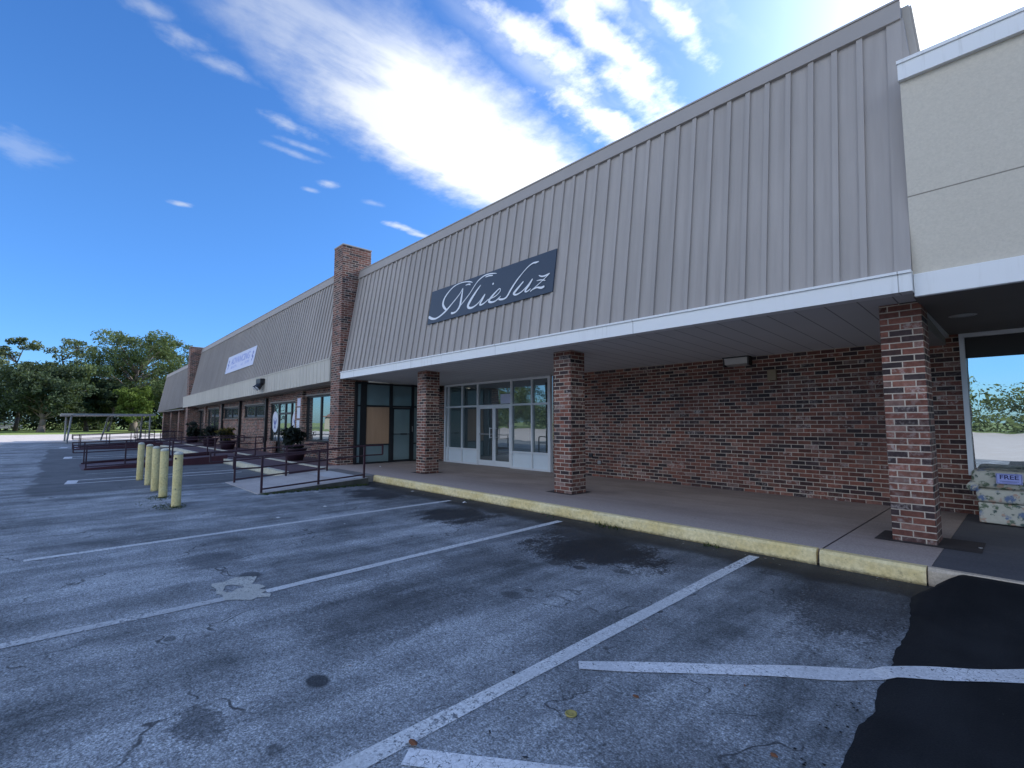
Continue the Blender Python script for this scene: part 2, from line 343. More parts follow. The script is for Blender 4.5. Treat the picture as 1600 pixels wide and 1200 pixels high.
def mk_fascia():
    mt, g, b = material('white_fascia_paint')
    co = obj_co(g); p = g.sep(co)
    drip = g.noise(g.comb(g.m('MULTIPLY', p[0], 14.0), 0.0, g.m('MULTIPLY', p[2], 1.2)), 1.0, 4, 0.65)
    n = g.noise(co, 0.8, 4)
    c = g.mix(g.m('MULTIPLY', g.ss(drip, 0.52, 0.74), g.m('MULTIPLY', g.ss(n, 0.35, 0.65), 0.55)), (0.78, 0.78, 0.765), (0.50, 0.485, 0.45))
    fx = g.m('FRACT', g.m('DIVIDE', g.m('ADD', p[0], 0.83), 3.05)); d = g.m('MULTIPLY', g.m('MINIMUM', fx, g.m('SUBTRACT', 1.0, fx)), 3.05)
    c = g.mix(g.m('MULTIPLY', g.ss(d, 0.007, 0.003), 0.7), c, (0.22, 0.21, 0.20))
    spot = g.ss(g.vor(co, 3.0), 0.035, 0.015)
    c = g.mix(g.m('MULTIPLY', spot, 0.5), c, (0.25, 0.22, 0.18))
    g.put(b.inputs['Base Color'], c); b.inputs['Roughness'].default_value = 0.5
    g.put(b.inputs['Normal'], g.bump(g.noise(g.comb(g.m('MULTIPLY', p[0], 0.9), 0.0, g.m('MULTIPLY', p[2], 3.0)), 1.0, 2), 0.25, 0.02))
    return mt
M['white'] = mk_fascia()
def mk_soffit():
    mt, g, b = material('boarded_soffit')
    co = obj_co(g); p = g.sep(co)
    fx = g.m('FRACT', g.m('DIVIDE', p[0], 0.305)); d = g.m('MINIMUM', fx, g.m('SUBTRACT', 1.0, fx))
    gap = g.ss(d, 0.030, 0.012)
    v = g.noise(co, 1.0, 4)
    c = g.mix(v, (0.56, 0.555, 0.54), (0.64, 0.635, 0.62))
    c = g.mix(g.m('MULTIPLY', gap, 0.75), c, (0.05, 0.05, 0.05))
    g.put(b.inputs['Base Color'], c); b.inputs['Roughness'].default_value = 0.6
    return mt
M['soffit'] = mk_soffit()
def mk_stucco():
    mt, g, b = material('cream_stucco')
    co = obj_co(g)
    f = g.noise(co, 48, 4, 0.7); n = g.noise(co, 0.9, 4)
    c = g.mix(n, (0.57, 0.51, 0.415), (0.64, 0.58, 0.475))
    c = g.mix(0.8, c, g.ramp(f, [(0.3, 0.90), (0.7, 1.08)]), 'MULTIPLY')
    z = g.sep(co)[2]
    gr = g.m('ABSOLUTE', g.m('SUBTRACT', z, 3.665)); c = g.mix(g.m('MULTIPLY', g.ss(gr, 0.009, 0.004), 0.75), c, (0.14, 0.12, 0.09))
    g.put(b.inputs['Base Color'], c); b.inputs['Roughness'].default_value = 0.9
    g.put(b.inputs['Normal'], g.bump(f, 0.4, 0.008))
    return mt
M['stucco'] = mk_stucco()
def mk_grass():
    mt, g, b = material('lawn')
    co = obj_co(g)
    c = g.mix(g.ss(g.noise(co, 1.2, 5, 0.7), 0.35, 0.65), (0.17, 0.235, 0.05), (0.29, 0.36, 0.095))
    g.put(b.inputs['Base Color'], c); b.inputs['Roughness'].default_value = 0.9
    return mt
M['grass'] = mk_grass()

# ------------------------------------------------------------------ mesh helpers
def box(bm, x0, x1, y0, y1, z0, z1):
    vs = [bm.verts.new(p) for p in ((x0,y0,z0),(x1,y0,z0),(x1,y1,z0),(x0,y1,z0),(x0,y0,z1),(x1,y0,z1),(x1,y1,z1),(x0,y1,z1))]
    fs = [bm.faces.new([vs[i] for i in f]) for f in ((0,3,2,1),(4,5,6,7),(0,1,5,4),(1,2,6,5),(2,3,7,6),(3,0,4,7))]
    return vs, fs
def hexa(bm, pts):    # 8 points, same order as box
    vs = [bm.verts.new(p) for p in pts]
    for f in ((0,3,2,1),(4,5,6,7),(0,1,5,4),(1,2,6,5),(2,3,7,6),(3,0,4,7)): bm.faces.new([vs[i] for i in f])
def B(*boxes):
    bm = bmesh.new()
    for b in boxes: box(bm, *b)
    return bm
def bevel(bm, w, seg=2):
    bmesh.ops.bevel(bm, geom=bm.edges[:], offset=w, segments=seg, affect='EDGES', profile=0.6)
    return bm
def tube(bm, p0, p1, r0, r1=None, n=8):
    r1 = r0 if r1 is None else r1
    p0, p1 = Vector(p0), Vector(p1); d = (p1 - p0).normalized()
    a = d.orthogonal().normalized(); c = d.cross(a)
    A = []; Bv = []
    for i in range(n):
        t = 2 * math.pi * i / n; o = a * math.cos(t) + c * math.sin(t)
        A.append(bm.verts.new(p0 + o * r0)); Bv.append(bm.verts.new(p1 + o * r1))
    for i in range(n): bm.faces.new((A[i], A[(i+1) % n], Bv[(i+1) % n], Bv[i]))
    bm.faces.new(A[::-1]); bm.faces.new(Bv)
def bar(bm, p0, p1, w):     # square bar
    p0, p1 = Vector(p0), Vector(p1); d = (p1 - p0).normalized()
    up = Vector((0,0,1)) if abs(d.z) < 0.9 else Vector((0,1,0))
    s = d.cross(up).normalized() * w / 2; u = s.cross(d).normalized() * w / 2
    q = [p0 - s - u, p0 + s - u, p1 + s - u, p1 - s - u, p0 - s + u, p0 + s + u, p1 + s + u, p1 - s + u]
    hexa(bm, q)
def lathe(bm, prof, cx, cy, n=24):
    rings = []
    for r, z in prof:
        rings.append([bm.verts.new((cx + r * math.cos(2*math.pi*i/n), cy + r * math.sin(2*math.pi*i/n), z)) for i in range(n)])
    for a, b in zip(rings, rings[1:]):
        for i in range(n): bm.faces.new((a[i], a[(i+1) % n], b[(i+1) % n], b[i]))
    bm.faces.new(rings[0][::-1]); bm.faces.new(rings[-1])
def origin(o):
    l = Vector((0,0,0))
    while o is not None: l += o.location; o = o.parent
    return l
def obj(name, bm, m, parent=None, smooth=False, base=True, **props):
    """link a world-space bmesh as one object; its origin goes to its base (top level) or to its parent's"""
    bmesh.ops.recalc_face_normals(bm, faces=bm.faces[:]) if props.pop('recalc', True) else None
    uvl = bm.loops.layers.uv.new('UVMap')
    for f in bm.faces:
        n = f.normal
        for lp in f.loops:
            c = lp.vert.co
            if abs(n.z) > 0.75: lp[uvl].uv = (c.x, c.y)
            elif abs(n.x) > abs(n.y): lp[uvl].uv = (c.y, c.z)
            else: lp[uvl].uv = (c.x, c.z)
        if smooth: f.smooth = True
    o = bpy.data.objects.new(name, None)
    if parent is not None: org = origin(parent)
    elif base and bm.verts:
        xs = [v.co.x for v in bm.verts]; ys = [v.co.y for v in bm.verts]; zs = [v.co.z for v in bm.verts]
        org = Vector(((min(xs)+max(xs))/2, (min(ys)+max(ys))/2, min(zs)))
    else: org = Vector((0,0,0))
    bmesh.ops.translate(bm, vec=-org, verts=bm.verts[:])
    me = bpy.data.meshes.new(name); bm.to_mesh(me); bm.free()
    bpy.data.objects.remove(o)
    o = bpy.data.objects.new(name, me); COL.objects.link(o)
    if m is not None:
        for mm in (m if isinstance(m, (list, tuple)) else (m,)): me.materials.append(mm)
    if parent is not None: o.parent = parent
    else: o.location = org
    for k, v in props.items(): o[k] = v
    return o
def struct(name, bm, m, **kw): return obj(name, bm, m, kind='structure', **kw)
def thing(name, label, cat, loc, group=None):
    o = bpy.data.objects.new(name, None); COL.objects.link(o); o.location = loc
    o.empty_display_size = 0.2
    o['label'] = label; o['category'] = cat
    if group: o['group'] = group
    return o
def single(name, bm, m, label, cat, group=None, **kw):
    o = obj(name, bm, m, **kw); o['label'] = label; o['category'] = cat
    if group: o['group'] = group
    return o
def copy_tree(src, parent=None):
    c = src.copy(); COL.objects.link(c)
    if parent is not None: c.parent = parent
    for ch in list(src.children): copy_tree(ch, c)
    return c
def sheet(pts, z): 
    bm = bmesh.new(); bm.faces.new([bm.verts.new((x, y, z)) for x, y in pts]); return bm
def text_bm(s, size, bold=0.0):
    cu = bpy.data.curves.new('lettering', 'FONT'); cu.body = s; cu.size = size; cu.align_x = 'CENTER'; cu.align_y = 'CENTER'; cu.extrude = 0.002; cu.offset = bold
    t = bpy.data.objects.new('lettering', cu); COL.objects.link(t)
    dg = bpy.context.evaluated_depsgraph_get(); me = bpy.data.meshes.new_from_object(t.evaluated_get(dg))
    bm = bmesh.new(); bm.from_mesh(me)
    bpy.data.objects.remove(t); bpy.data.curves.remove(cu); bpy.data.meshes.remove(me)
    return bm

# ------------------------------------------------------------------ ground
def ground():
    # one asphalt sheet to the horizon
    struct('ground', sheet([(-900,-900),(900,-900),(900,900),(-900,900)], -0.012), M['grass'])
    struct('parking_lot', sheet([(-47,-70),(60,-70),(60,30),(-47,30)], 0.0), M['asphalt'])
    bm = sheet([(-78,-90),(-47,-90),(-47,60),(-78,60)], 0.0); struct('side_street', bm, M['street'])
    struct('access_road', sheet([(-46.5,-69),(60,-69),(60,-8.5),(-46.5,-8.5)], 0.004), M['street'])
    # black sealcoat of the neighbouring lot: ragged edge, climbing to the kerb top
    bm = bmesh.new()
    edge = [(-0.57,5.57),(-0.66,5.35),(-0.74,5.05),(-0.70,4.7),(-0.66,4.35),(-0.655,4.05),(-0.66,3.8),(-0.625,3.54),(-0.64,3.25),(-0.60,2.97),(-0.63,2.69),(-0.615,2.39),(-0.66,2.0),(-0.60,1.5),(-0.66,1.0),(-0.6,0.3),(-0.64,-1.0),(-0.6,-3.0),(-0.65,-8)]
    E2 = []
    for (ax, ay), (bx, by) in zip(edge, edge[1:]):
        for k in range(6):
            t = k / 6; y = ay + (by-ay)*t
            E2.append((ax + (bx-ax)*t + 0.014 * mnoise.noise((y*7, 1.3, 0)) + 0.012*mnoise.noise((y*23, 4.3, 0)), y))
    E2.append(edge[-1])
    xs = [0, 0.012, 0.05, 0.12, 0.3, 0.7, 1.5, 4, 12, 40]
    rows = []
    for x, y in E2:
        rise = 0.122 * max(0, min(1, (y - 4.55) / 0.9)) ** 1.1
        rows.append([bm.verts.new((x + d, y, 0.004 + (0.0 if i == 0 else 0.014 * min(1, d/0.05)) + rise * (0 if i == 0 else min(1, d / 0.10)))) for i, d in enumerate(xs)])
    for a, b in zip(rows, rows[1:]):
        for i in range(len(xs)-1): bm.faces.new((a[i], b[i], b[i+1], a[i+1]))
    struct('sealcoat', bm, M['newblack'], smooth=True)
    # crumbs of sealcoat spilled along its edge
    bm = bmesh.new()
    for i in range(70):
        y = random.uniform(2.2, 5.3) if i % 3 else random.uniform(2.6, 3.6); x = -0.66 - abs(random.gauss(0, 0.07)); s = random.uniform(0.002, 0.009)
        a = random.random()*6.28
        bm.faces.new([bm.verts.new((x + s*math.cos(a+t)*random.uniform(.6,1.2), y + s*math.sin(a+t)*random.uniform(.6,1.2), 0.004)) for t in (0, 1.2, 2.4, 3.9, 5.0)])
    o = obj('sealcoat_crumbs', bm, M['newblack'], kind='stuff'); o['label'] = 'black crumbs scattered beside the sealcoat edge'; o['category'] = 'asphalt crumbs'
    # parking lines: strips with wavering edges
    def strip(name, p, q, w, m, z=0.004, wig=0.008, n=40, **kw):
        p, q = Vector(p), Vector(q); d = (q - p).normalized(); w0, w1 = w if isinstance(w, tuple) else (w, w); w = w0
        bm = bmesh.new(); prev = None
        for i in range(n + 1):
            c = p.lerp(q, i / n); s = Vector((-d.y, d.x)) * (w0 + (w1 - w0) * i / n) / 2; a = mnoise.noise((c.x*2.3, c.y*2.3, p.x)) * wig; e = mnoise.noise((c.x*2.3, c.y*2.3, 9 + p.x)) * wig
            zz = z(c) if callable(z) else z
            cur = (bm.verts.new((*(c + s * (1 + a / w * 2)), zz)), bm.verts.new((*(c - s * (1 + e / w * 2)), zz)))
            if prev: bm.faces.new((prev[0], cur[0], cur[1], prev[1]))
            prev = cur
        return struct(name, bm, m, **kw)
    strip('parking_line', (-1.93, -1.0), (-2.07, 5.40), 0.105, M['line'])
    strip('parking_line', (-4.42, 1.33), (-4.66, 5.28), 0.10, M['line'])
    strip('parking_line', (-4.51, -1.2), (-4.46, 1.06), 0.10, M['line_worn'])
    strip('parking_line', (-7.05, -0.19), (-7.21, 5.20), 0.10, M['line'])
    def hz(c):      # the hatch stripe climbs onto the sealcoat
        k = max(0, min(1, (c.x + 0.67) / 0.05)); return 0.006 + 0.0165 * k + k * 0.122 * max(0, min(1, (c.y + 0.10 - 4.55) / 0.9)) ** 1.1
    strip('hatch_line', (-1.87, 2.27), (1.25, 5.20), (0.095, 0.20), M['line_new'], hz, 0.022, 120)
    strip('hatch_line', (-1.87, 1.13), (2.13, 4.33), (0.10, 0.15), M['line_new'], hz, 0.018, 120)
    for (x, w) in ((-15.05, 0.10), (-15.85, 0.10)): strip('bay_line', (x, 0.35), (x - 0.3, 3.85), w, M['line_new'])
    strip('bay_line', (-15.0, 0.25), (-15.9, 0.32), 0.20, M['line_new'])
    for (x, w) in ((-25.6, 0.13), (-26.8, 0.13)): strip('bay_line', (x, 0.4), (x, 3.9), w, M['line_new'])
    strip('bay_line', (-25.5, 0.3), (-26.9, 0.35), 0.25, M['line_new'])
    strip('bay_line', (-36.2, 0.2), (-37.4, 0.3), 0.3, M['line_new'])
    strip('bay_line', (-17.6, 0.6), (-17.9, 2.0), 0.08, M['line_worn'])
    # worn painted patch where a wheel stop used to sit
    bm = bmesh.new()
    out = [(-4.89,1.02),(-4.94,1.05),(-4.92,1.14),(-4.99,1.24),(-4.93,1.34),(-4.89,1.40),(-4.76,1.34),(-4.70,1.29),(-4.65,1.35),(-4.55,1.37),(-4.52,1.31),(-4.46,1.34),(-4.40,1.28),(-4.32,1.33),(-4.26,1.30),(-4.32,1.24),(-4.29,1.17),(-4.36,1.10),(-4.43,1.03),(-4.58,1.05),(-4.64,1.02),(-4.76,1.03)]
    inn = [(-4.67,1.07),(-4.81,1.12),(-4.79,1.17),(-4.69,1.23),(-4.64,1.22),(-4.65,1.17),(-4.59,1.12),(-4.61,1.08)]
    vo = [bm.verts.new((x + random.uniform(-.012,.012), y + random.uniform(-.012,.012), 0.0045)) for x, y in out]; vi = [bm.verts.new((x, y, 0.0045)) for x, y in inn]
    eds = [bm.edges.new((a, b)) for L in (vo, vi) for a, b in zip(L, L[1:] + L[:1])]
    bmesh.ops.triangle_fill(bm, edges=eds, use_beauty=True)
    struct('worn_paint_patch', bm, M['line_worn2'])
M['line_worn2'] = mat_paint('patch_paint', (0.58, 0.57, 0.50), 0.60, 0.72)
ground()

# walkway, kerbs, ramps
def walks():
    bm = B((-13.0, -0.675, 5.62, 9.6, 0.0, W)); struct('walkway', bm, M['walk'])
    bm = B((-13.0, -10.75, 5.2, 5.615, 0.0, W - 0.002)); struct('walkway', bm, M['conc_walk'])
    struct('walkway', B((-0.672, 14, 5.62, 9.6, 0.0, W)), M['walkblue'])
    struct('walkway_joint', B((-1.50, -1.488, 5.62, 9.19, W + 0.001, W + 0.003)), M['black'])
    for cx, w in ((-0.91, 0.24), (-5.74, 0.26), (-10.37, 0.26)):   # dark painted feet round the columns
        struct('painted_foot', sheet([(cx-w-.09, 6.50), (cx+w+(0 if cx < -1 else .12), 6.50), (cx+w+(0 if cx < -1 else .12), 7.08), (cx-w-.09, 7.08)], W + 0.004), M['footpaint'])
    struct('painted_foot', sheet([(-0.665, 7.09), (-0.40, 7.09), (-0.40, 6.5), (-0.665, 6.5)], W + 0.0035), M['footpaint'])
    # kerb with chipped edges
    def kerb(name, x0, x1, y0, y1, z1, m, n, jit=0.010):
        bm = bmesh.new(); prev = None
        for i in range(n + 1):
            x = x0 + (x1 - x0) * i / n
            j = lambda k: jit * mnoise.noise((x*3.1, k*5.0, 0)) + 0.5*jit*mnoise.noise((x*13.0, k*5.0, 2))
            p = [(y0 + 0.012 + j(0), -0.02), (y0 + j(1), 0.02), (y0 + 0.006 + j(2)*1.5, z1 - 0.028 + j(3)*.6), (y0 + 0.030 + j(4)*1.5, z1 - 0.002 + j(5)*.3), (y1, z1)]
            cur = [bm.verts.new((x, yy, zz)) for yy, zz in p]
            if prev:
                for k in range(4): bm.faces.new((prev[k], cur[k], cur[k+1], prev[k+1]))
            else: bm.faces.new(cur)
            prev = cur
        bm.faces.new(prev[::-1])
        return struct(name, bm, m, smooth=False, recalc=True)
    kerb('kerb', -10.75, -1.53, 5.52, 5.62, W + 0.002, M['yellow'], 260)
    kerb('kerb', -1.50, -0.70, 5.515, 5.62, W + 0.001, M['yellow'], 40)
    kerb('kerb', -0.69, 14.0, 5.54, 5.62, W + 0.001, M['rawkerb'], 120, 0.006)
    # near concrete ramp
    def ramp(name, x0, x1, y0, y1, m, side, z1=W, lip=0.0):
        bm = bmesh.new()
        hexa(bm, [(x0,y0,-0.02),(x1,y0,-0.02),(x1,y1,-0.02),(x0,y1,-0.02),(x0,y0,0.012),(x1,y0,0.012),(x1,y1,z1),(x0,y1,z1)])
        o = struct(name, bm, [m, side])
        for p in o.data.polygons:
            if abs(p.normal.x) > 0.5: p.material_index = 1
        return o
    ramp('concrete_ramp', -12.9, -10.36, 2.9, 5.2, M['conc'], M['concdark'], W - 0.003)
    bm = bmesh.new()
    zz = lambda y: 0.012 + (W - 0.015) * (y - 2.9) / 2.3 + 0.005
    bm.faces.new([bm.verts.new((x, y, zz(y))) for x, y in ((-12.45, 4.62), (-10.5, 4.70), (-10.5, 5.19), (-12.45, 5.19))]); struct('concrete_patch', bm, M['concnew'])
    bm = B((-10.36, -10.30, 2.95, 5.19, 0.0, 0.03)); 
    # maroon deck in front of the left shops, pale yellow edges
    struct('maroon_deck', B((-47, -12.905, 4.32, 5.30, 0.0, W + 0.002)), M['maroon'])
    struct('maroon_walkway', B((-47, -14.0, 5.44, 6.62, 0.0, W + 0.002)), M['maroon'])
    struct('walkway', B((-13.995, -13.005, 5.44, 9.6, 0.0, W - 0.001)), M['walk'])
    def pale(x0, x1, y0, y1, z): return struct('kerb', B((x0, x1, y0, y1, 0.0, z)), M['paleyellow'])
    pale(-19.05, -12.91, 4.18, 4.32, W + 0.008); pale(-33.3, -21.75, 4.18, 4.32, W + 0.008)
    pale(-47, -13.0, 5.30, 5.44, W + 0.02)
    ramp('maroon_ramp', -21.7, -19.1, 0.55, 4.32, M['maroon'], M['maroonside'])
    for x in (-19.10, -21.82, -33.40, -36.12):
        bm = bmesh.new(); hexa(bm, [(x,.6,-.02),(x+.12,.6,-.02),(x+.12,4.3,-.02),(x,4.3,-.02),(x,.6,.05),(x+.12,.6,.05),(x+.12,4.3,W+.13),(x,4.3,W+.13)]); struct('ramp_kerb', bm, M['maroonside'])
    ramp('maroon_ramp', -36.0, -33.4, 0.75, 4.32, M['maroon'], M['maroonside'])
M['conc_walk'] = mat_concrete('grey_walk_concrete', (0.17, 0.16, 0.15), (0.24, 0.225, 0.21))
walks()

# ------------------------------------------------------------------ handrails
def railing(x, prof, posts, label, ext0=0.5, ext1=0.45, th=0.72, tm=0.50, group='black steel handrails along the ramps'):
    zf = lambda y: prof[0][1] if y <= prof[0][0] else prof[-1][1] if y >= prof[-1][0] else next(a[1] + (b[1]-a[1])*(y-a[0])/(b[0]-a[0]) for a, b in zip(prof, prof[1:]) if a[0] <= y <= b[0])
    t = thing('ramp_railing', label, 'handrail', (x, posts[0], zf(posts[0])), group)
    for y in posts: obj('post', B((x-0.019, x+0.019, y-0.019, y+0.019, zf(y) - 0.01, zf(y) + th + 0.0)), M['railing'], t)
    y0, y1 = posts[0], posts[-1]
    def rail(h, a, b, name, w=0.036):
        bm = bmesh.new(); ys = sorted({a, b, *[p[0] for p in prof if a < p[0] < b]})
        for p, q in zip(ys, ys[1:]): bar(bm, (x, p - 0.001, zf(p) + h), (x, q, zf(q) + h), w)
        return bm
    bm = rail(th, y0 - ext0, y1 + ext1, 'top')
    for ye in (y0 - ext0, y1 + ext1):
        if ye != y0 and ye != y1: bar(bm, (x, ye, zf(ye) + tm), (x, ye, zf(ye) + th + .018), 0.034)
    obj('top_rail', bm, M['railing'], t)
    obj('middle_rail', rail(tm, y0 - ext0, y1 + ext1, 'mid', 0.029), M['railing'], t)
    obj('bottom_rail', rail(0.07, y0, y1, 'bot', 0.029), M['railing'], t)
    return t
P1 = [(2.9, 0.012), (5.2, W)]
railing(-10.44, P1, [2.98, 4.1, 5.13], 'black steel handrail on the right edge of the near concrete ramp')
railing(-12.62, P1, [3.02, 4.15, 5.17], 'black steel handrail on the left edge of the near concrete ramp', ext1=0.0)
P2 = [(0.55, 0.012), (4.32, W)]
railing(-19.18, P2, [0.64, 1.55, 2.75, 3.95, 5.22], 'long black handrail on the near side of the maroon ramp behind the bollards', 0.30, 0.25)
railing(-21.6, P2, [0.66, 1.75, 3.0, 4.2, 5.2], 'long black handrail on the far side of the maroon ramp behind the bollards', 0.30, 0.25)
P3 = [(0.75, 0.012), (4.32, W)]
railing(-33.5, P3, [0.85, 2.0, 3.1, 4.2, 5.2], 'black handrail on the near side of the farthest maroon ramp', 0.3, 0.0)
railing(-35.9, P3, [0.85, 2.0, 3.1, 4.2, 5.2], 'black handrail on the far side of the farthest maroon ramp', 0.3, 0.0)
def deck_railing(x0, x1, y, label):
    t = thing('deck_railing', label, 'handrail', (x0, y, W))
    n = max(2, round((x1 - x0) / 2.0))
    for i in range(n + 1):
        x = x0 + (x1-x0)*i/n; obj('post', B((x-0.019, x+0.019, y-0.019, y+0.019, W, W + .75)), M['railing'], t)
    for nm, h in (('top_rail', .75), ('middle_rail', .5), ('bottom_rail', .1)): obj(nm, B((x0, x1, y-.018, y+.018, W+h-.018, W+h+.018)), M['railing'], t)
deck_railing(-47.0, -36.3, 4.25, 'black handrail along the deck edge beyond the far ramp')

# ------------------------------------------------------------------ mansard wall
def mansard(t, x0, x1, yb, zb, yt, zt, trim=0.20, spacing=0.25, m=None, right=None, dz=lambda x: 0.0, bw=0.06):
    """sloped board-and-batten panel from (yb,zb) to (yt,zt); dz lowers it along x"""
    m = m or M['siding']
    def P(x, s, off=0.0):   # s 0..1 up the slope, off = proud of the face
        L = math.hypot(yt-yb, zt-zb); ny, nz = -(zt-zb)/L, (yt-yb)/L
        return (x, yb + (yt-yb)*s + ny*off, zb + (zt-zb)*s + nz*off + dz(x))
    bm = bmesh.new()
    xr_b, xr_t = (x1, x1) if right is None else right
    n = max(1, int((x1-x0)//4))
    for i in range(n):
        a, b = x0 + (x1-x0)*i/n, x0 + (x1-x0)*(i+1)/n
        bt = b if i < n-1 else xr_t
        hexa(bm, [P(a,0,-.08), P(b,0,-.08), P(bt,1,-.08), P(a,1,-.08), P(a,0), P(b,0), P(bt,1), P(a,1)])
    s1 = 1 - trim / math.hypot(yt-yb, zt-zb)
    x = x1 - 0.13 - spacing
    while x > x0 + 0.03:
        hexa(bm, [P(x-bw/2,0,-.01), P(x+bw/2,0,-.01), P(x+bw/2,s1+.004,-.01), P(x-bw/2,s1+.004,-.01), P(x-bw/2,0,.030), P(x+bw/2,0,.030), P(x+bw/2,s1+.004,.030), P(x-bw/2,s1+.004,.030)])
        x -= spacing * (1 + random.uniform(-.02, .02))
    # corner board
    hexa(bm, [P(x1-.13,0,-.01), P(x1+.002,0,-.01), P(xr_t+.002,s1,-.01), P(x1-.13,s1,-.01), P(x1-.13,0,.024), P(x1+.002,0,.024), P(xr_t+.002,s1,.024), P(x1-.13,s1,.024)])
    obj('board_siding', bm, m, t)
    bm = bmesh.new()
    for i in range(n):
        a, b = x0 + (x1-x0)*i/n, x0 + (x1-x0)*(i+1)/n
        hexa(bm, [P(a,s1,-.02), P(b,s1,-.02), P(b,1.0,-.02), P(a,1.0,-.02), P(a,s1,.038), P(b,s1,.038), P(b,1.0,.038), P(a,1.0,.038)])
        hexa(bm, [P(a,s1-.012,-.02), P(b,s1-.012,-.02), P(b,s1+.001,-.02), P(a,s1+.001,-.02), P(a,s1-.012,.050), P(b,s1-.012,.050), P(b,s1+.001,.050), P(a,s1+.001,.050)])
    obj('roof_trim', bm, M['trim'], t)
    bm = bmesh.new()
    for i in range(n):
        a, b = x0 + (x1-x0)*i/n, x0 + (x1-x0)*(i+1)/n
        hexa(bm, [P(a,1.0,-.35), P(b,1.0,-.35), P(b,1.006,-.35), P(a,1.006,-.35), P(a,1.0,.052), P(b,1.0,.052), P(b,1.008,.052), P(a,1.008,.052)])
    obj('roof_edge', bm, M['trim'], t)

def frame_rect(bm, x0, x1, z0, z1, y, w, d=0.05, axis='x'):
    """rectangular frame of four bars in the wall plane"""
    def bx(a0, a1, c0, c1):
        if axis == 'x': box(bm, a0, a1, y - d/2, y + d/2, c0, c1)
        else: box(bm, y - d/2, y + d/2, a0, a1, c0, c1)
    bx(x0, x0+w, z0, z1); bx(x1-w, x1, z0, z1); bx(x0+w, x1-w, z0, z0+w); bx(x0+w, x1-w, z1-w, z1)
def pane(x0, x1, z0, z1, y, axis='x', th=0.008):
    return B((x0, x1, y, y+th, z0, z1)) if axis == 'x' else B((y, y+th, x0, x1, z0, z1))

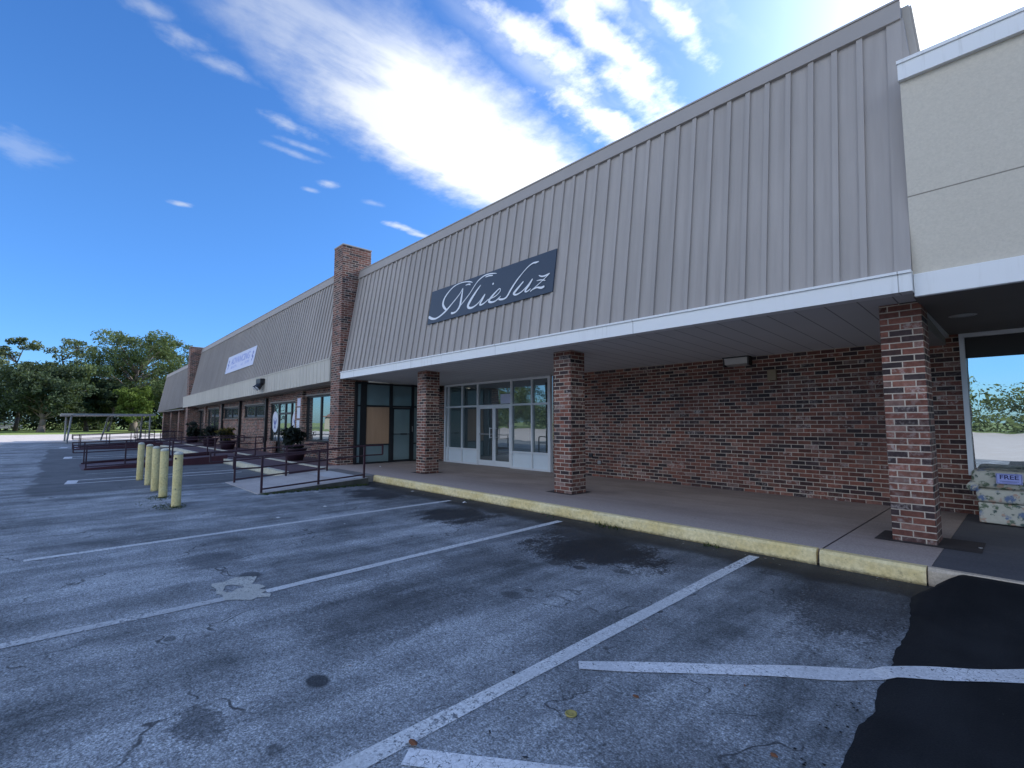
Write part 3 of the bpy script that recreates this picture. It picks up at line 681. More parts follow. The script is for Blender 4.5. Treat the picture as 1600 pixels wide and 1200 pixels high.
# ------------------------------------------------------------------ centre shop
def centre_shop():
    t = thing('brick_shop', 'vacant brick shop with greige board mansard, white fascia and covered porch', 'building', (-7.3, 9.2, W))
    mansard(t, -14.0, -0.73, 6.08, 2.89, 6.58, 6.05, 0.21, right=(-0.73, -0.73))
    obj('fascia', B((-13.95, -0.7255, 6.02, 6.18, 2.685, 2.865), (-13.955, -0.7235, 6.000, 6.10, 2.866, 2.892)), M['white'], t)
    bm = bmesh.new(); hexa(bm, [(-13.92,6.101,2.70),(-0.74,6.101,2.70),(-0.74,9.3,2.60),(-13.92,9.3,2.60),(-13.92,6.101,2.78),(-0.74,6.101,2.78),(-0.74,9.3,2.68),(-13.92,9.3,2.68)])
    obj('soffit', bm, M['soffit'], t)
    # walls
    obj('brick_wall', B((-13.84, -12.985, 9.2, 9.4, W, 2.61)), M['brick'], t); obj('brick_wall', B((-8.335, -0.92, 9.2, 9.4, W, 2.61)), M['brick'], t)
    for cx in (-0.91, -5.74, -10.37):
        w = 0.182 if cx > -1 else 0.203
        o = obj('brick_column', bevel(B((cx-w, cx+w, 6.58, 6.98, W, 2.70)), 0.006, 1), M['brick'], t)
    # the siding flares out above the neighbour's parapet; white flashing turns the corner
    yz = lambda z, o=0.0: 6.08 + 0.1582*(z-2.89) + o
    bm = bmesh.new()
    hexa(bm, [(-0.732,yz(4.6,.03),4.6),(-0.612,yz(4.6,.03),4.6),(-0.612,yz(4.6,.08),4.6),(-0.732,yz(4.6,.08),4.6),(-0.732,yz(5.83,-.020),5.83),(-0.716,yz(5.83,-.020),5.83),(-0.716,yz(5.83,.08),5.83),(-0.732,yz(5.83,.08),5.83)])
    for v in bm.verts:
        if v.co.z < 5 and v.co.y < yz(4.6,.05): v.co.y = yz(4.6,-.022)
    obj('corner_board', bm, M['trim'], t)
    bm = bmesh.new()
    hexa(bm, [(-0.70,yz(4.6,.085),4.6),(-0.540,yz(4.6,.085),4.6),(-0.540,yz(4.6,.30),4.6),(-0.70,yz(4.6,.30),4.6),(-0.80,yz(6.04,.085),6.04),(-0.672,yz(6.04,.085),6.04),(-0.672,yz(6.04,.30),6.04),(-0.80,yz(6.04,.30),6.04)])
    hexa(bm, [(-0.5395,yz(4.6,.12),4.6),(-0.522,yz(4.6,.12),4.6),(-0.522,yz(4.6,.29),4.6),(-0.5395,yz(4.6,.29),4.6),(-0.6715,yz(6.045,.12),6.045),(-0.654,yz(6.045,.12),6.045),(-0.654,yz(6.045,.29),6.045),(-0.6715,yz(6.045,.29),6.045)])
    obj('parapet_flashing', bm, M['housewall'], t)
    obj('flat_roof', B((-13.9, -0.74, 6.75, 26, 5.2, 5.4)), M['red'], t)
    obj('rear_wall', B((-13.9, -0.74, 25.8, 26, 0, 5.2), (-0.95, -0.75, 9.45, 25.8, 0, 5.19)), M['housewall'], t)
    # white storefront, plane y = 9.15
    y = 9.15; f = M['alu']
    sf = bmesh.new()
    for a, b in ((-12.98,-12.90),(-12.80,-12.745),(-12.07,-12.03),(-11.31,-11.25),(-9.83,-9.77),(-9.03,-8.98),(-8.43,-8.34)): box(sf, a, b, y-.05, y+.05, W, 2.60)
    for a, b in ((-12.90,-12.80),(-12.745,-12.07),(-12.03,-11.31),(-11.25,-9.83),(-9.77,-9.03),(-8.98,-8.43)):
        box(sf, a, b, y-.045, y+.045, 2.54, 2.60); box(sf, a, b, y-.045, y+.045, 1.86, 1.91)
        if (a, b) != (-11.25, -9.83): box(sf, a, b, y-.045, y+.045, 0.57, 0.62); box(sf, a, b, y-.045, y+.045, W, W + .05)
    store = obj('white_storefront', sf, f, t); store['label'] = 'pale aluminium storefront'
    for a, b in ((-12.90,-12.80),(-12.745,-12.07),(-12.03,-11.31),(-9.77,-9.03),(-8.98,-8.43)):
        obj('pane', pane(a, b, 1.91, 2.54, y), M['glassA'], store); obj('pane', pane(a, b, 0.62, 1.86, y), M['glassA'], store)
        obj('kick_panel', pane(a, b, W+.05, 0.57, y - .01), M['kick'], store)
    obj('pane', pane(-11.25, -9.83, 1.91, 2.54, y), M['glassA'], store)
    obj('paper_notice', B((-10.28, -9.84, y-.006, y-.002, 1.93, 2.20)), M['banner'], store)
    for k, (a, b) in enumerate(((-11.24, -10.545), (-10.535, -9.84))):
        bm = bmesh.new(); frame_rect(bm, a, b, W + .01, 1.855, y - .01, .055, .05)
        box(bm, a+.055, b-.055, y-.03, y+.01, W + .065, W + .16)
        d = obj('shop_door', bm, f, t)
        obj('pane', pane(a+.055, b-.055, W+.16, 1.80, y - .012), M['glassA'], d)
        bm = bmesh.new(); hx = b - .10 if k == 0 else a + .10
        tube(bm, (hx, y-.10, .95), (hx, y-.10, 1.25), .012); tube(bm, (hx, y-.10, .97), (hx, y-.03, .97), .01); tube(bm, (hx, y-.10, 1.23), (hx, y-.03, 1.23), .01)
        obj('handle', bm, M['alu'], d)
        if k == 0: obj('push_bar', B((a+.055, b-.055, y-.045, y-.03, 1.045, 1.075)), M['metal'], d)
    # dark entrance of the next unit, facing the porch, plane x = -13.85
    x = -13.85; df = M['darkframe']; bm = bmesh.new()
    for a, b in ((6.47,6.53),(6.63,6.82),(7.60,7.70),(8.40,8.48),(9.12,9.2)): box(bm, x-.06, x+.05, a, b, W, 2.63)
    for a, b in ((6.53,6.63),(6.82,7.60),(7.70,8.40),(8.48,9.12)):
        box(bm, x-.055, x+.045, a, b, 2.56, 2.62); box(bm, x-.055, x+.045, a, b, 1.88, 1.93)
        if (a, b) != (7.70, 8.40): box(bm, x-.055, x+.045, a, b, W, W + .05); box(bm, x-.055, x+.045, a, b, .70, .74)
    ds = obj('dark_storefront', bm, df, t); ds['label'] = 'black framed storefront with a boarded pane'
    for a, b in ((6.53,6.63),(6.82,7.60),(7.70,8.40),(8.48,9.12)):
        obj('pane', pane(a, b, 1.93, 2.56, x, 'y'), M['glassB'], ds)
        if (a, b) == (6.82, 7.60): obj('plywood_board', pane(a, b, .74, 1.88, x + .01, 'y'), M['ply'], ds)
        elif (a, b) != (7.70, 8.40): obj('pane', pane(a, b, .74, 1.88, x, 'y'), M['glassB'], ds)
        if (a, b) != (7.70, 8.40): obj('pane', pane(a, b, W+.05, .70, x, 'y'), M['glassB'], ds)
    bm = bmesh.new(); frame_rect(bm, 7.705, 8.395, W + .01, 1.875, x + .005, .06, .05, 'y'); d = obj('entrance_door', bm, df, t)
    obj('pane', pane(7.765, 8.335, W+.07, 1.815, x + .008, 'y'), M['glassB'], d)
    bm = B((x+.03, x+.05, 7.765, 8.335, 1.02, 1.04)); lathe_d = bmesh.new(); box(bm, x+.05, x+.065, 8.0, 8.22, 1.01, 1.05); obj('push_bar', bm, M['darkframe'], d); lathe_d.free()
    obj('door_hinge', B((x+.05, x+.06, 8.41, 8.44, 1.1, 1.28)), M['metal'], d)
    return t
centre_shop()

# party-wall piers of brick
def pier(x0, x1, y0, y1, z1, label):
    t = thing('brick_pier', label, 'brick pier', ((x0+x1)/2, y0, W))
    obj('shaft', bevel(B((x0, x1, y0, y1, 0.1, z1)), 0.006, 1), M['brick'], t)
    obj('cap', B((x0-.012, x1+.012, y0-.012, y1+.012, z1, z1+.03)), M['trim'], t)
pier(-14.56, -13.93, 6.0, 6.92, 6.78, 'tall brick pier between the blue sign mansard and the banner mansard')
pier(-37.7, -37.05, 6.0, 6.9, 6.30, 'distant brick pier at the far left of the banner mansard')

# ------------------------------------------------------------------ beige stucco shop
def stucco_shop():
    t = thing('stucco_shop', 'cream stucco shop with white cap and big display window at right', 'building', (6, 9.2, W))
    obj('stucco_wall', B((-0.7275, 14, 6.135, 6.42, 2.86, 4.90)), M['stucco'], t)
    obj('parapet_cap', B((-0.735, 14, 6.08, 6.50, 4.88, 5.05), (-0.74, 14, 6.065, 6.52, 5.05, 5.085)), M['white'], t)
    obj('fascia', bevel(B((-0.722, 14, 6.10, 6.16, 2.635, 2.862)), 0.006, 1), M['white'], t)
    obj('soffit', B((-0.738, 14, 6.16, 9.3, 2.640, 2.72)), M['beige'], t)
    obj('ceiling_beam', B((-1.00, -0.78, 6.99, 9.195, 2.50, 2.70)), M['beam'], t)
    obj('flat_roof', B((-0.70, 14, 6.42, 26, 4.4, 4.6)), M['red'], t)
    obj('brick_wall', B((-0.918, -0.64, 9.2, 9.4, W, 2.64), (-0.64, 14, 9.2, 9.4, W, 0.68), (3.4, 14, 9.2, 9.4, .68, 2.64)), M['brick'], t)
    bm = bmesh.new(); frame_rect(bm, -0.638, 3.4, 0.68, 2.635, 9.21, 0.055, 0.12); w = obj('display_window', bm, M['alu'], t)
    obj('pane', pane(-0.583, 3.345, 0.735, 2.29, 9.215), M['glassC'], w)
    obj('header_panel', B((-0.583, 3.345, 9.20, 9.22, 2.29, 2.58)), M['darkframe'], w)
    obj('mullion', B((1.35, 1.40, 9.17, 9.21, .735, 2.29)), M['alu'], w)
    return t
stucco_shop()

# ------------------------------------------------------------------ left tenants
dzl = lambda x: (x + 14.7) * 0.0118
def left_shop():
    t = thing('clinic_building', 'long brick shop with banner mansard, pale fascia box and tall windows', 'building', (-26, 6.6, W))
    mansard(t, -37.05, -14.57, 6.12, 3.36, 6.66, 6.40, 0.24, 0.25, dz=lambda x: (x + 14.7) * 0.0090)
    bm = bmesh.new()
    n = 6
    for i in range(n):
        a, b = -38.6 + 24.02*i/n, -38.6 + 24.02*(i+1)/n
        hexa(bm, [(a,5.96,2.655+dzl(a)),(b,5.96,2.655+dzl(b)),(b,6.45,2.655+dzl(b)),(a,6.45,2.655+dzl(a)),(a,5.96,3.33+dzl(a)),(b,5.96,3.33+dzl(b)),(b,6.45,3.33+dzl(b)),(a,6.45,3.33+dzl(a))])
        hexa(bm, [(a,5.945,3.331+dzl(a)),(b,5.945,3.331+dzl(b)),(b,6.45,3.331+dzl(b)),(a,6.45,3.331+dzl(a)),(a,5.945,3.37+dzl(a)),(b,5.945,3.37+dzl(b)),(b,6.45,3.37+dzl(b)),(a,6.45,3.37+dzl(a))])
    x = -14.7
    while x > -38.5:
        hexa(bm, [(x,5.953,2.665+dzl(x)),(x+.03,5.953,2.665+dzl(x)),(x+.03,5.97,2.665+dzl(x)),(x,5.97,2.665+dzl(x)),(x,5.953,3.325+dzl(x)),(x+.03,5.953,3.325+dzl(x)),(x+.03,5.97,3.325+dzl(x)),(x,5.97,3.325+dzl(x))]); x -= 0.3
    obj('fascia_box', bm, M['fasciabox'], t)
    bm = bmesh.new(); hexa(bm, [(-38.5,6.45,2.60+dzl(-38.5)),(-14.58,6.45,2.60),(-14.58,6.9,2.60),(-38.5,6.9,2.60+dzl(-38.5)),(-38.5,6.45,2.66+dzl(-38.5)),(-14.58,6.45,2.66),(-14.58,6.9,2.66),(-38.5,6.9,2.66+dzl(-38.5))])
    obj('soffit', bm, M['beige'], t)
    obj('flat_roof', B((-37.0, -14.6, 6.8, 26, 5.4, 5.6)), M['red'], t)
    Y = 6.6
    # openings: (x0, x1, z0, z1, panes, kind)
    ops = [(-18.2,-15.6,.72,2.36,2),(-22.25,-19.0,W,2.22,4),(-26.3,-23.1,1.60,2.22,2),(-30.3,-27.4,1.58,2.18,2),(-34.3,-31.4,.60,2.22,2),(-38.3,-35.1,W,2.18,2)]
    bm = bmesh.new(); cur = -14.56
    for x0, x1, z0, z1, n in ops:
        box(bm, x1, cur, Y, Y+.25, W, 2.62)                          # wall between openings
        if z0 > W: box(bm, x0, x1, Y, Y+.25, W, z0)                  # below
        box(bm, x0, x1, Y, Y+.25, z1, 2.62)                          # above
        cur = x0
    box(bm, -44.0, cur, Y, Y+.25, W, 2.62)
    obj('brick_wall', bm, M['brick'], t)
    for q in ((-18.95, -18.25, Y-.12, Y-.002, W, 2.59), (-30.95,-30.45, Y-.1, Y-.002, W, 2.5), (-34.9,-34.5,Y-.1,Y-.002,W,2.45)): obj('brick_pilaster', B(q), M['brick'], t)
    for i, (x0, x1, z0, z1, n) in enumerate(ops):
        fy = Y + .08; bm = bmesh.new()
        isdoor = z0 == W
        edges = [x0 + (x1-x0)*k/n for k in range(n+1)]
        if i == 1: edges = [-22.25, -21.35, -20.55, -19.85, -19.0]
        frame_rect(bm, x0, x1, z0, z1, fy, .07, .08)
        for e in edges[1:-1]: box(bm, e-.045, e+.045, fy-.035, fy+.035, z0+.07, z1-.07)
        if i == 1: box(bm, -21.30, -19.90, fy-.03, fy+.03, 1.72, 1.80)
        o = obj('door_frame' if isdoor else 'window', bm, M['darkframe'], t)
        for a, b in zip(edges, edges[1:]):
            obj('pane', pane(a + .045, b - .045, z0 + .07, z1 - .07, fy), M['glassD'], o)
        obj('head_trim', B((x0, x1, Y-.03, Y-.002, z1-.01, z1+.05)), M['beam'], o)
        if z0 > .9: obj('sill', B((x0-.03, x1+.03, Y-.05, Y-.002, z0-.07, z0-.005)), M['brick'], o)
    for x in (-26.85, -30.42, -22.65): obj('downspout', B((x-.05, x+.05, Y-.11, Y-.004, W, 2.45)), M['darkframe'], t)
    obj('base_wall', B((-22.2, -21.4, Y-.14, Y-.003, W, .62)), M['brick'], t)
    return t
left_shop()

def far_shop():
    t = thing('end_shop', 'low end section of the plaza with plain greige mansard over an open corner porch', 'building', (-44, 7, W))
    mansard(t, -50.2, -37.71, 6.02, 2.62, 6.55, 5.72, 0.22, 0.25, dz=lambda x: (x + 14.7) * 0.0118 + 0.1)
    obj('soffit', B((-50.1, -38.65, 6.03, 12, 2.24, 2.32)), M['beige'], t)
    obj('flat_roof', B((-50.1, -37.75, 6.7, 26, 4.8, 5.0)), M['red'], t)
    for x in (-49.4, -45.6, -42.2): obj('brick_column', B((x-.3, x+.3, 6.3, 6.9, 0, 2.25)), M['brick'], t)
    obj('brick_wall', B((-43, -38.4, 12, 12.2, 0, 2.3), (-38.6, -38.4, 6.9, 12, 0, 2.3)), M['brick'], t)
    obj('rear_wall', B((-50, -38, 25.8, 26, 0, 4.8)), M['housewall'], t)
far_shop()

# ------------------------------------------------------------------ signs
def mk_print():
    mt, g, b = material('faint_print')
    p = g.sep(obj_co(g))
    n = g.noise(g.comb(g.m('MULTIPLY', p[0], 9.0), 0.0, g.m('MULTIPLY', p[2], 5.0)), 1.0, 3, 0.7); wd = g.noise(g.comb(p[0], 3.0, 0.0), 2.2, 1)
    c = g.mix(g.m('MULTIPLY', g.ss(n, 0.45, 0.55), g.ss(wd, 0.36, 0.42)), (0.56, 0.58, 0.72), (0.30, 0.35, 0.62))
    g.put(b.inputs['Base Color'], c); b.inputs['Roughness'].default_value = 0.5
    return mt
M['faintprint'] = mk_print()
MS = [[[0.022,0.187,0.066],[0.166,0.12,0.0584],[0.327,0.094,0.0415],[0.507,0.132,0.0407],[0.708,0.22,0.0462],[0.895,0.342,0.0303],[1.062,0.459,0.0269],[1.164,0.544,0.0237],[1.238,0.644,0.0206]],
[[0.724,0.23,0.043],[0.603,0.32,0.0624],[0.542,0.418,0.063],[0.575,0.542,0.0473],[0.71,0.667,0.0312],[0.888,0.755,0.0246],[1.075,0.783,0.0211],[1.284,0.774,0.0206],[1.459,0.738,0.026],[1.56,0.7,0.0143]],
[[1.32,0.689,0.0176],[1.42,0.689,0.0261],[1.494,0.669,0.0345]],
[[1.243,0.622,0.0236],[1.236,0.498,0.047],[1.23,0.374,0.0644],[1.211,0.233,0.0584],[1.119,0.135,0.0411],[1.003,0.111,0.0446],[0.918,0.125,0.048]],
[[1.213,0.222,0.0233],[1.378,0.346,0.023],[1.519,0.463,0.0227],[1.638,0.591,0.0226],[1.761,0.697,0.0251],[1.937,0.759,0.0274],[2.121,0.761,0.0269],[2.339,0.719,0.0131]],
[[1.982,0.721,0.0164],[2.098,0.723,0.0269],[2.223,0.702,0.0212]],
[[1.865,0.574,0.022],[1.772,0.493,0.0388],[1.652,0.375,0.0615],[1.556,0.262,0.0731],[1.515,0.178,0.0676],[1.576,0.123,0.0503],[1.706,0.12,0.0386],[1.867,0.184,0.0244],[2.025,0.322,0.0214]],
[[2.047,0.338,0.0374],[1.986,0.241,0.0482],[1.922,0.149,0.0484],[1.968,0.121,0.0374],[2.076,0.146,0.0264],[2.186,0.203,0.0209]],
[[2.246,0.509,0.042],[2.29,0.511,0.0418]],
[[2.233,0.194,0.0208],[2.39,0.222,0.0205],[2.495,0.278,0.0228],[2.523,0.33,0.0202],[2.48,0.357,0.0204],[2.375,0.302,0.036],[2.258,0.219,0.0519],[2.205,0.155,0.0574],[2.294,0.112,0.0412],[2.424,0.12,0.0279],[2.555,0.19,0.0201]],
[[3.524,0.666,0.0136],[3.449,0.666,0.0344],[3.36,0.67,0.0278],[3.239,0.626,0.0212],[3.087,0.518,0.0215],[2.959,0.407,0.0337],[2.835,0.266,0.0438],[2.746,0.144,0.0392],[2.668,0.112,0.0345],[2.583,0.115,0.0399],[2.502,0.134,0.0352]],
[[3.167,0.357,0.0282],[3.086,0.294,0.0378],[2.98,0.209,0.0525],[2.932,0.163,0.0479],[3.008,0.126,0.0332],[3.148,0.157,0.0233],[3.289,0.245,0.0207],[3.399,0.348,0.0274]],
[[3.406,0.355,0.0319],[3.327,0.246,0.0413],[3.244,0.159,0.0415],[3.29,0.128,0.0275],[3.386,0.166,0.0182]],
[[3.561,0.383,0.0179],[3.635,0.347,0.0266],[3.721,0.339,0.0307],[3.83,0.359,0.026]],
[[3.83,0.359,0.0173],[3.706,0.281,0.0175],[3.537,0.188,0.0178],[3.38,0.11,0.0227]],
[[3.522,0.287,0.0135],[3.633,0.279,0.0199],[3.743,0.243,0.0174]],
[[3.434,0.131,0.018],[3.543,0.152,0.0267],[3.657,0.124,0.0438],[3.735,0.136,0.0391]]]
def catmull(pts, k=8):
    P = [pts[0]] + pts + [pts[-1]]; out = []
    for i in range(1, len(P)-2):
        for j in range(k):
            t = j / k; out.append([0.5*((2*P[i][c]) + (-P[i-1][c]+P[i+1][c])*t + (2*P[i-1][c]-5*P[i][c]+4*P[i+1][c]-P[i+2][c])*t*t + (-P[i-1][c]+3*P[i][c]-3*P[i+1][c]+P[i+2][c])*t**3) for c in range(3)])
    out.append(pts[-1]); return out
def ribbon(bm, pts, z, th=0.006):
    C = catmull(pts); prev = None
    for i, (u, v, w) in enumerate(C):
        a = C[max(0, i-1)]; b = C[min(len(C)-1, i+1)]; d = Vector((b[0]-a[0], b[1]-a[1])); d = d.normalized() if d.length > 1e-6 else Vector((1, 0))
        e = min(i, len(C)-1-i); w = w * min(1, 0.62 + 0.19 * e)
        s = Vector((-d.y, d.x)) * w / 2
        cur = (bm.verts.new((u+s.x, v+s.y, z)), bm.verts.new((u-s.x, v-s.y, z)))
        if prev: bm.faces.new((prev[0], prev[1], cur[1], cur[0]))
        prev = cur
def on_slope(bm, x0, y0, z0, ang):
    """local (u, v, out) -> wall leaning back by ang"""
    for vt in bm.verts:
        u, v, o = vt.co
        vt.co = (x0 + u, y0 + v*math.sin(ang) - o*math.cos(ang), z0 + v*math.cos(ang) + o*math.sin(ang))
    return bm
LEAN = math.atan2(0.5, 3.16)
def shop_sign():
    t = thing('shop_sign', 'dark blue shop sign with white script lettering on the board mansard', 'sign', (-7.54, 6.14, 3.66))
    W_, H_ = 3.93, 0.81; x0 = -9.50; z0 = 3.665; y0 = 6.08 + (z0-2.89)*0.5/3.16
    bm = B((0, W_, 0, H_, 0.026, 0.05)); obj('panel', on_slope(bm, x0, y0, z0, LEAN), M['signblue'], t)
    bm = bmesh.new()
    for i, s in enumerate(MS): ribbon(bm, s, 0.0530 + 0.0006*i)
    o = obj('lettering', on_slope(bm, x0, y0, z0, LEAN), M['signwhite'], t, recalc=False)
    o['label'] = 'white script word Mieluz'
shop_sign()
def banner():
    t = thing('banner_sign', 'pale lilac banner with faint blue lettering on the far mansard', 'banner', (-26, 6.3, 3.9))
    W_, H_ = 5.0, 0.90; x0 = -28.7; z0 = 3.90; y0 = 6.12 + (z0+.12-3.36)*0.54/3.04; a = math.atan2(.54, 3.04)
    tilt = 0.016
    def place(bm):
        on_slope(bm, x0, y0, z0, a)
        for v in bm.verts: v.co.z += (v.co.x - x0) * tilt
        return bm
    obj('panel', place(B((0, W_, 0, H_, .026, .04))), M['banner'], t)
    bm = B((0, W_, 0, .03, .041, .046), (0, W_, H_-.03, H_, .041, .046), (0, .03, .03, H_-.03, .041, .046), (W_-.03, W_, .03, H_-.03, .041, .046)); obj('border', place(bm), M['decal'], t)
    bm = text_bm('ADVANCING', 0.50, 0.004)
    for v in bm.verts: v.co = (v.co.x*1.12 + W_/2, v.co.y + H_*0.62, v.co.z + .043)
    obj('lettering', place(bm), M['bannerblue'], t)
    obj('small_print', place(B((.75, W_-.8, .19, .33, .041, .0425))), M['faintprint'], t)   # the second line is too faint to read
    for ux in (.38, W_-.38):
        bm = bmesh.new()
        for dx, dy, s in ((0, .62, .10), (-.06, .48, .08), (.07, .40, .09), (0, .28, .07)):
            bm.faces.new([bm.verts.new((ux + dx + s*math.cos(k*1.2566+.3)*(.5 if k % 2 else 1), dy + s*math.sin(k*1.2566+.3), .0425)) for k in range(5)])
        obj('emblem', place(bm), M['decalblue'], t, recalc=False)
banner()
def decal(cx, cz, label):
    y = 6.6 + .08 - .008
    t = thing('window_decal', label, 'window decal', (cx, y, cz - .43), 'round white decals on the clinic doors')
    n = 40; bm = bmesh.new(); ring = []
    vs = [bm.verts.new((cx + .38*math.cos(6.2832*i/n), y, cz + .44*math.sin(6.2832*i/n))) for i in range(n)]; bm.faces.new(vs)
    r = bmesh.ops.extrude_face_region(bm, geom=bm.faces[:]); bmesh.ops.translate(bm, vec=(0, .004, 0), verts=[v for v in r['geom'] if isinstance(v, bmesh.types.BMVert)])
    obj('disc', bm, M['decal'], t)
    bm = bmesh.new()
    def poly(pts): bm.faces.new([bm.verts.new((cx + a, y - .003, cz + b)) for a, b in pts])
    poly([(-.22,.14),(-.06,.02),(0,-.05),(.06,.02),(.22,.14),(.17,-.03),(.07,-.12),(0,-.16),(-.07,-.12),(-.17,-.03)])   # spread wings
    poly([(-.07,-.17),(0,-.13),(.07,-.17),(.10,-.30),(0,-.25),(-.10,-.30)])
    poly([(-.035,.16),(0,.20),(.035,.16),(0,.10)]); poly([(-.04,.03),(0,.09),(.04,.03),(0,-.02)])
    obj('emblem', bm, M['decalblue'], t, recalc=False)
decal(-21.85, 1.42, 'round white decal on the glass left of the clinic doors')
decal(-19.42, 1.42, 'round white decal on the glass right of the clinic doors, partly behind a brick pier')

# wall fittings
def fittings():
    t = thing('wall_light', 'boxy wall light under the soffit on the bare brick wall', 'wall light', (-3.66, 9.2, 2.4))
    bm = bmesh.new(); hexa(bm, [(-3.87,9.06,2.47),(-3.46,9.06,2.47),(-3.46,9.195,2.44),(-3.87,9.195,2.44),(-3.87,9.04,2.60),(-3.46,9.04,2.60),(-3.46,9.195,2.60),(-3.87,9.195,2.60)])
    obj('lens', bm, M['lens'], t); obj('housing', B((-3.90, -3.43, 9.02, 9.198, 2.585, 2.605), (-3.90,-3.87,9.05,9.198,2.44,2.585), (-3.46,-3.43,9.05,9.198,2.44,2.585)), M['darkframe'], t)
    single('wall_box', bevel(B((-3.165, -3.02, 9.14, 9.2, 2.14, 2.33)), .012), M['tan'], 'small tan box on the bare brick wall right of the light', 'wall box')
    single('outlet_cover', bevel(B((-7.18, -7.08, 9.165, 9.2, .58, .68)), .006), M['black'], 'small black outlet cover low on the brick wall', 'outlet')
    single('hose_tap', bevel(B((-6.92, -6.83, 9.15, 9.2, .44, .52)), .015), M['metal'], 'small pale tap low on the brick wall beside the outlet', 'tap')
    # curved dark lamp over the corner behind the left column
    t = thing('barrel_lamp', 'dark barrel lamp high on the brick between the two storefronts', 'wall light', (-13.1, 9.1, 2.3))
    bm = bmesh.new(); tube(bm, (-13.70, 9.02, 2.48), (-13.10, 9.02, 2.48), .10, n=14); obj('barrel', bm, M['darkframe'], t, smooth=True)
    obj('bracket', B((-13.45, -13.35, 9.0, 9.2, 2.42, 2.52)), M['darkframe'], t)
    # twin flood lamp on the fascia box
    t = thing('flood_light', 'black flood light with two heads on the pale fascia box', 'flood light', (-21.2, 5.95, 2.8))
    obj('mount', bevel(B((-21.55, -20.95, 5.78, 5.955, 2.96, 3.16)), .02), M['black'], t)
    for x in (-21.4, -21.08):
        bm = bmesh.new(); tube(bm, (x, 5.88, 2.96), (x, 5.72, 2.76), .07, .12, 12); h = obj('lamp_head', bm, M['black'], t)
        bm = bmesh.new(); tube(bm, (x, 5.721, 2.761), (x, 5.71, 2.748), .105, .10, 12); obj('lens', bm, M['signwhite'], h)
    t = thing('recessed_light', 'round recessed ceiling light in the dark beige soffit', 'ceiling light', (-0.48, 7.6, 2.62))
    bm = bmesh.new(); lathe(bm, [(.095, 2.634), (.095, 2.6395)], -.48, 7.58, 20); obj('lens', bm, M['lens'], t)
    bm = bmesh.new(); n = 24
    a = [bm.verts.new((-.48 + .125*math.cos(6.2832*i/n), 7.58 + .125*math.sin(6.2832*i/n), 2.632)) for i in range(n)]; b = [bm.verts.new((-.48 + .096*math.cos(6.2832*i/n), 7.58 + .096*math.sin(6.2832*i/n), 2.630)) for i in range(n)]
    for i in range(n): bm.faces.new((a[i], a[(i+1) % n], b[(i+1) % n], b[i]))
    obj('trim_ring', bm, M['lens'], t)
fittings()
def notice(x0, x1, z0, z1, y, label, m='decal'):
    single('paper_notice', B((x0, x1, y-.004, y, z0, z1)), M[m], label, 'notice')
notice(-18.72, -18.42, 1.55, 1.95, 6.479, 'pale paper notice on the brick pilaster beside the clinic doors')
notice(-18.75, -18.45, 1.12, 1.48, 6.479, 'white paper notice lower on the same brick pilaster')
notice(-18.72, -18.40, 2.0, 2.3, 6.479, 'blue and white sticker topmost on the brick pilaster', 'banner')
notice(-23.05, -22.8, 1.55, 2.0, 6.598, 'white paper notice by the high window left of the clinic doors')

# ------------------------------------------------------------------ bollards
def bollards():
    sx = ['nearest yellow bollard, chipped and flaking, with a dark hole near its top', 'second yellow bollard from the near end, weeds at its foot', 'middle yellow bollard of the row of five', 'fourth yellow bollard from the near end', 'farthest yellow bollard, a scrape across its upper part']
    proto = None
    for i, (x, y) in enumerate([(-9.79, 1.49), (-11.18, 1.49), (-12.34, 1.50), (-13.62, 1.53), (-14.9, 1.50)]):
        if proto is None:
            t = thing('bollard', sx[0], 'bollard', (x, y, 0), 'yellow bollards in a row'); proto = t
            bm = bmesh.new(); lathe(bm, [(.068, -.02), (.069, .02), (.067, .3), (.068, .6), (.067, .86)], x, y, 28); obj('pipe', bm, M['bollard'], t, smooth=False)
            bm = bmesh.new(); lathe(bm, [(.0665, .861), (.064, .885), (.050, .903), (.025, .912), (.004, .914)], x, y, 28); obj('concrete_cap', bm, M['paleyellow'], t, smooth=True)
        else:
            t = copy_tree(proto); t.location = (x, y, 0); t['label'] = sx[i]; t.rotation_euler = (random.uniform(-.02, .02), random.uniform(-.015, .015), i * 1.3)
bollards()
nb = next(o for o in COL.objects if o.name == 'bollard'); bm = bmesh.new()
tube(bm, (-9.79 + .052, 1.49 - .043, .80), (-9.79 + .0535, 1.49 - .0445, .80), .016, n=10); obj('drill_hole', bm, M['black'], nb)
bm = bmesh.new(); tube(bm, (-9.79 + .062, 1.49 - .028, .30), (-9.79 + .0633, 1.49 - .0285, .30), .008, n=8); obj('drill_hole', bm, M['black'], nb)

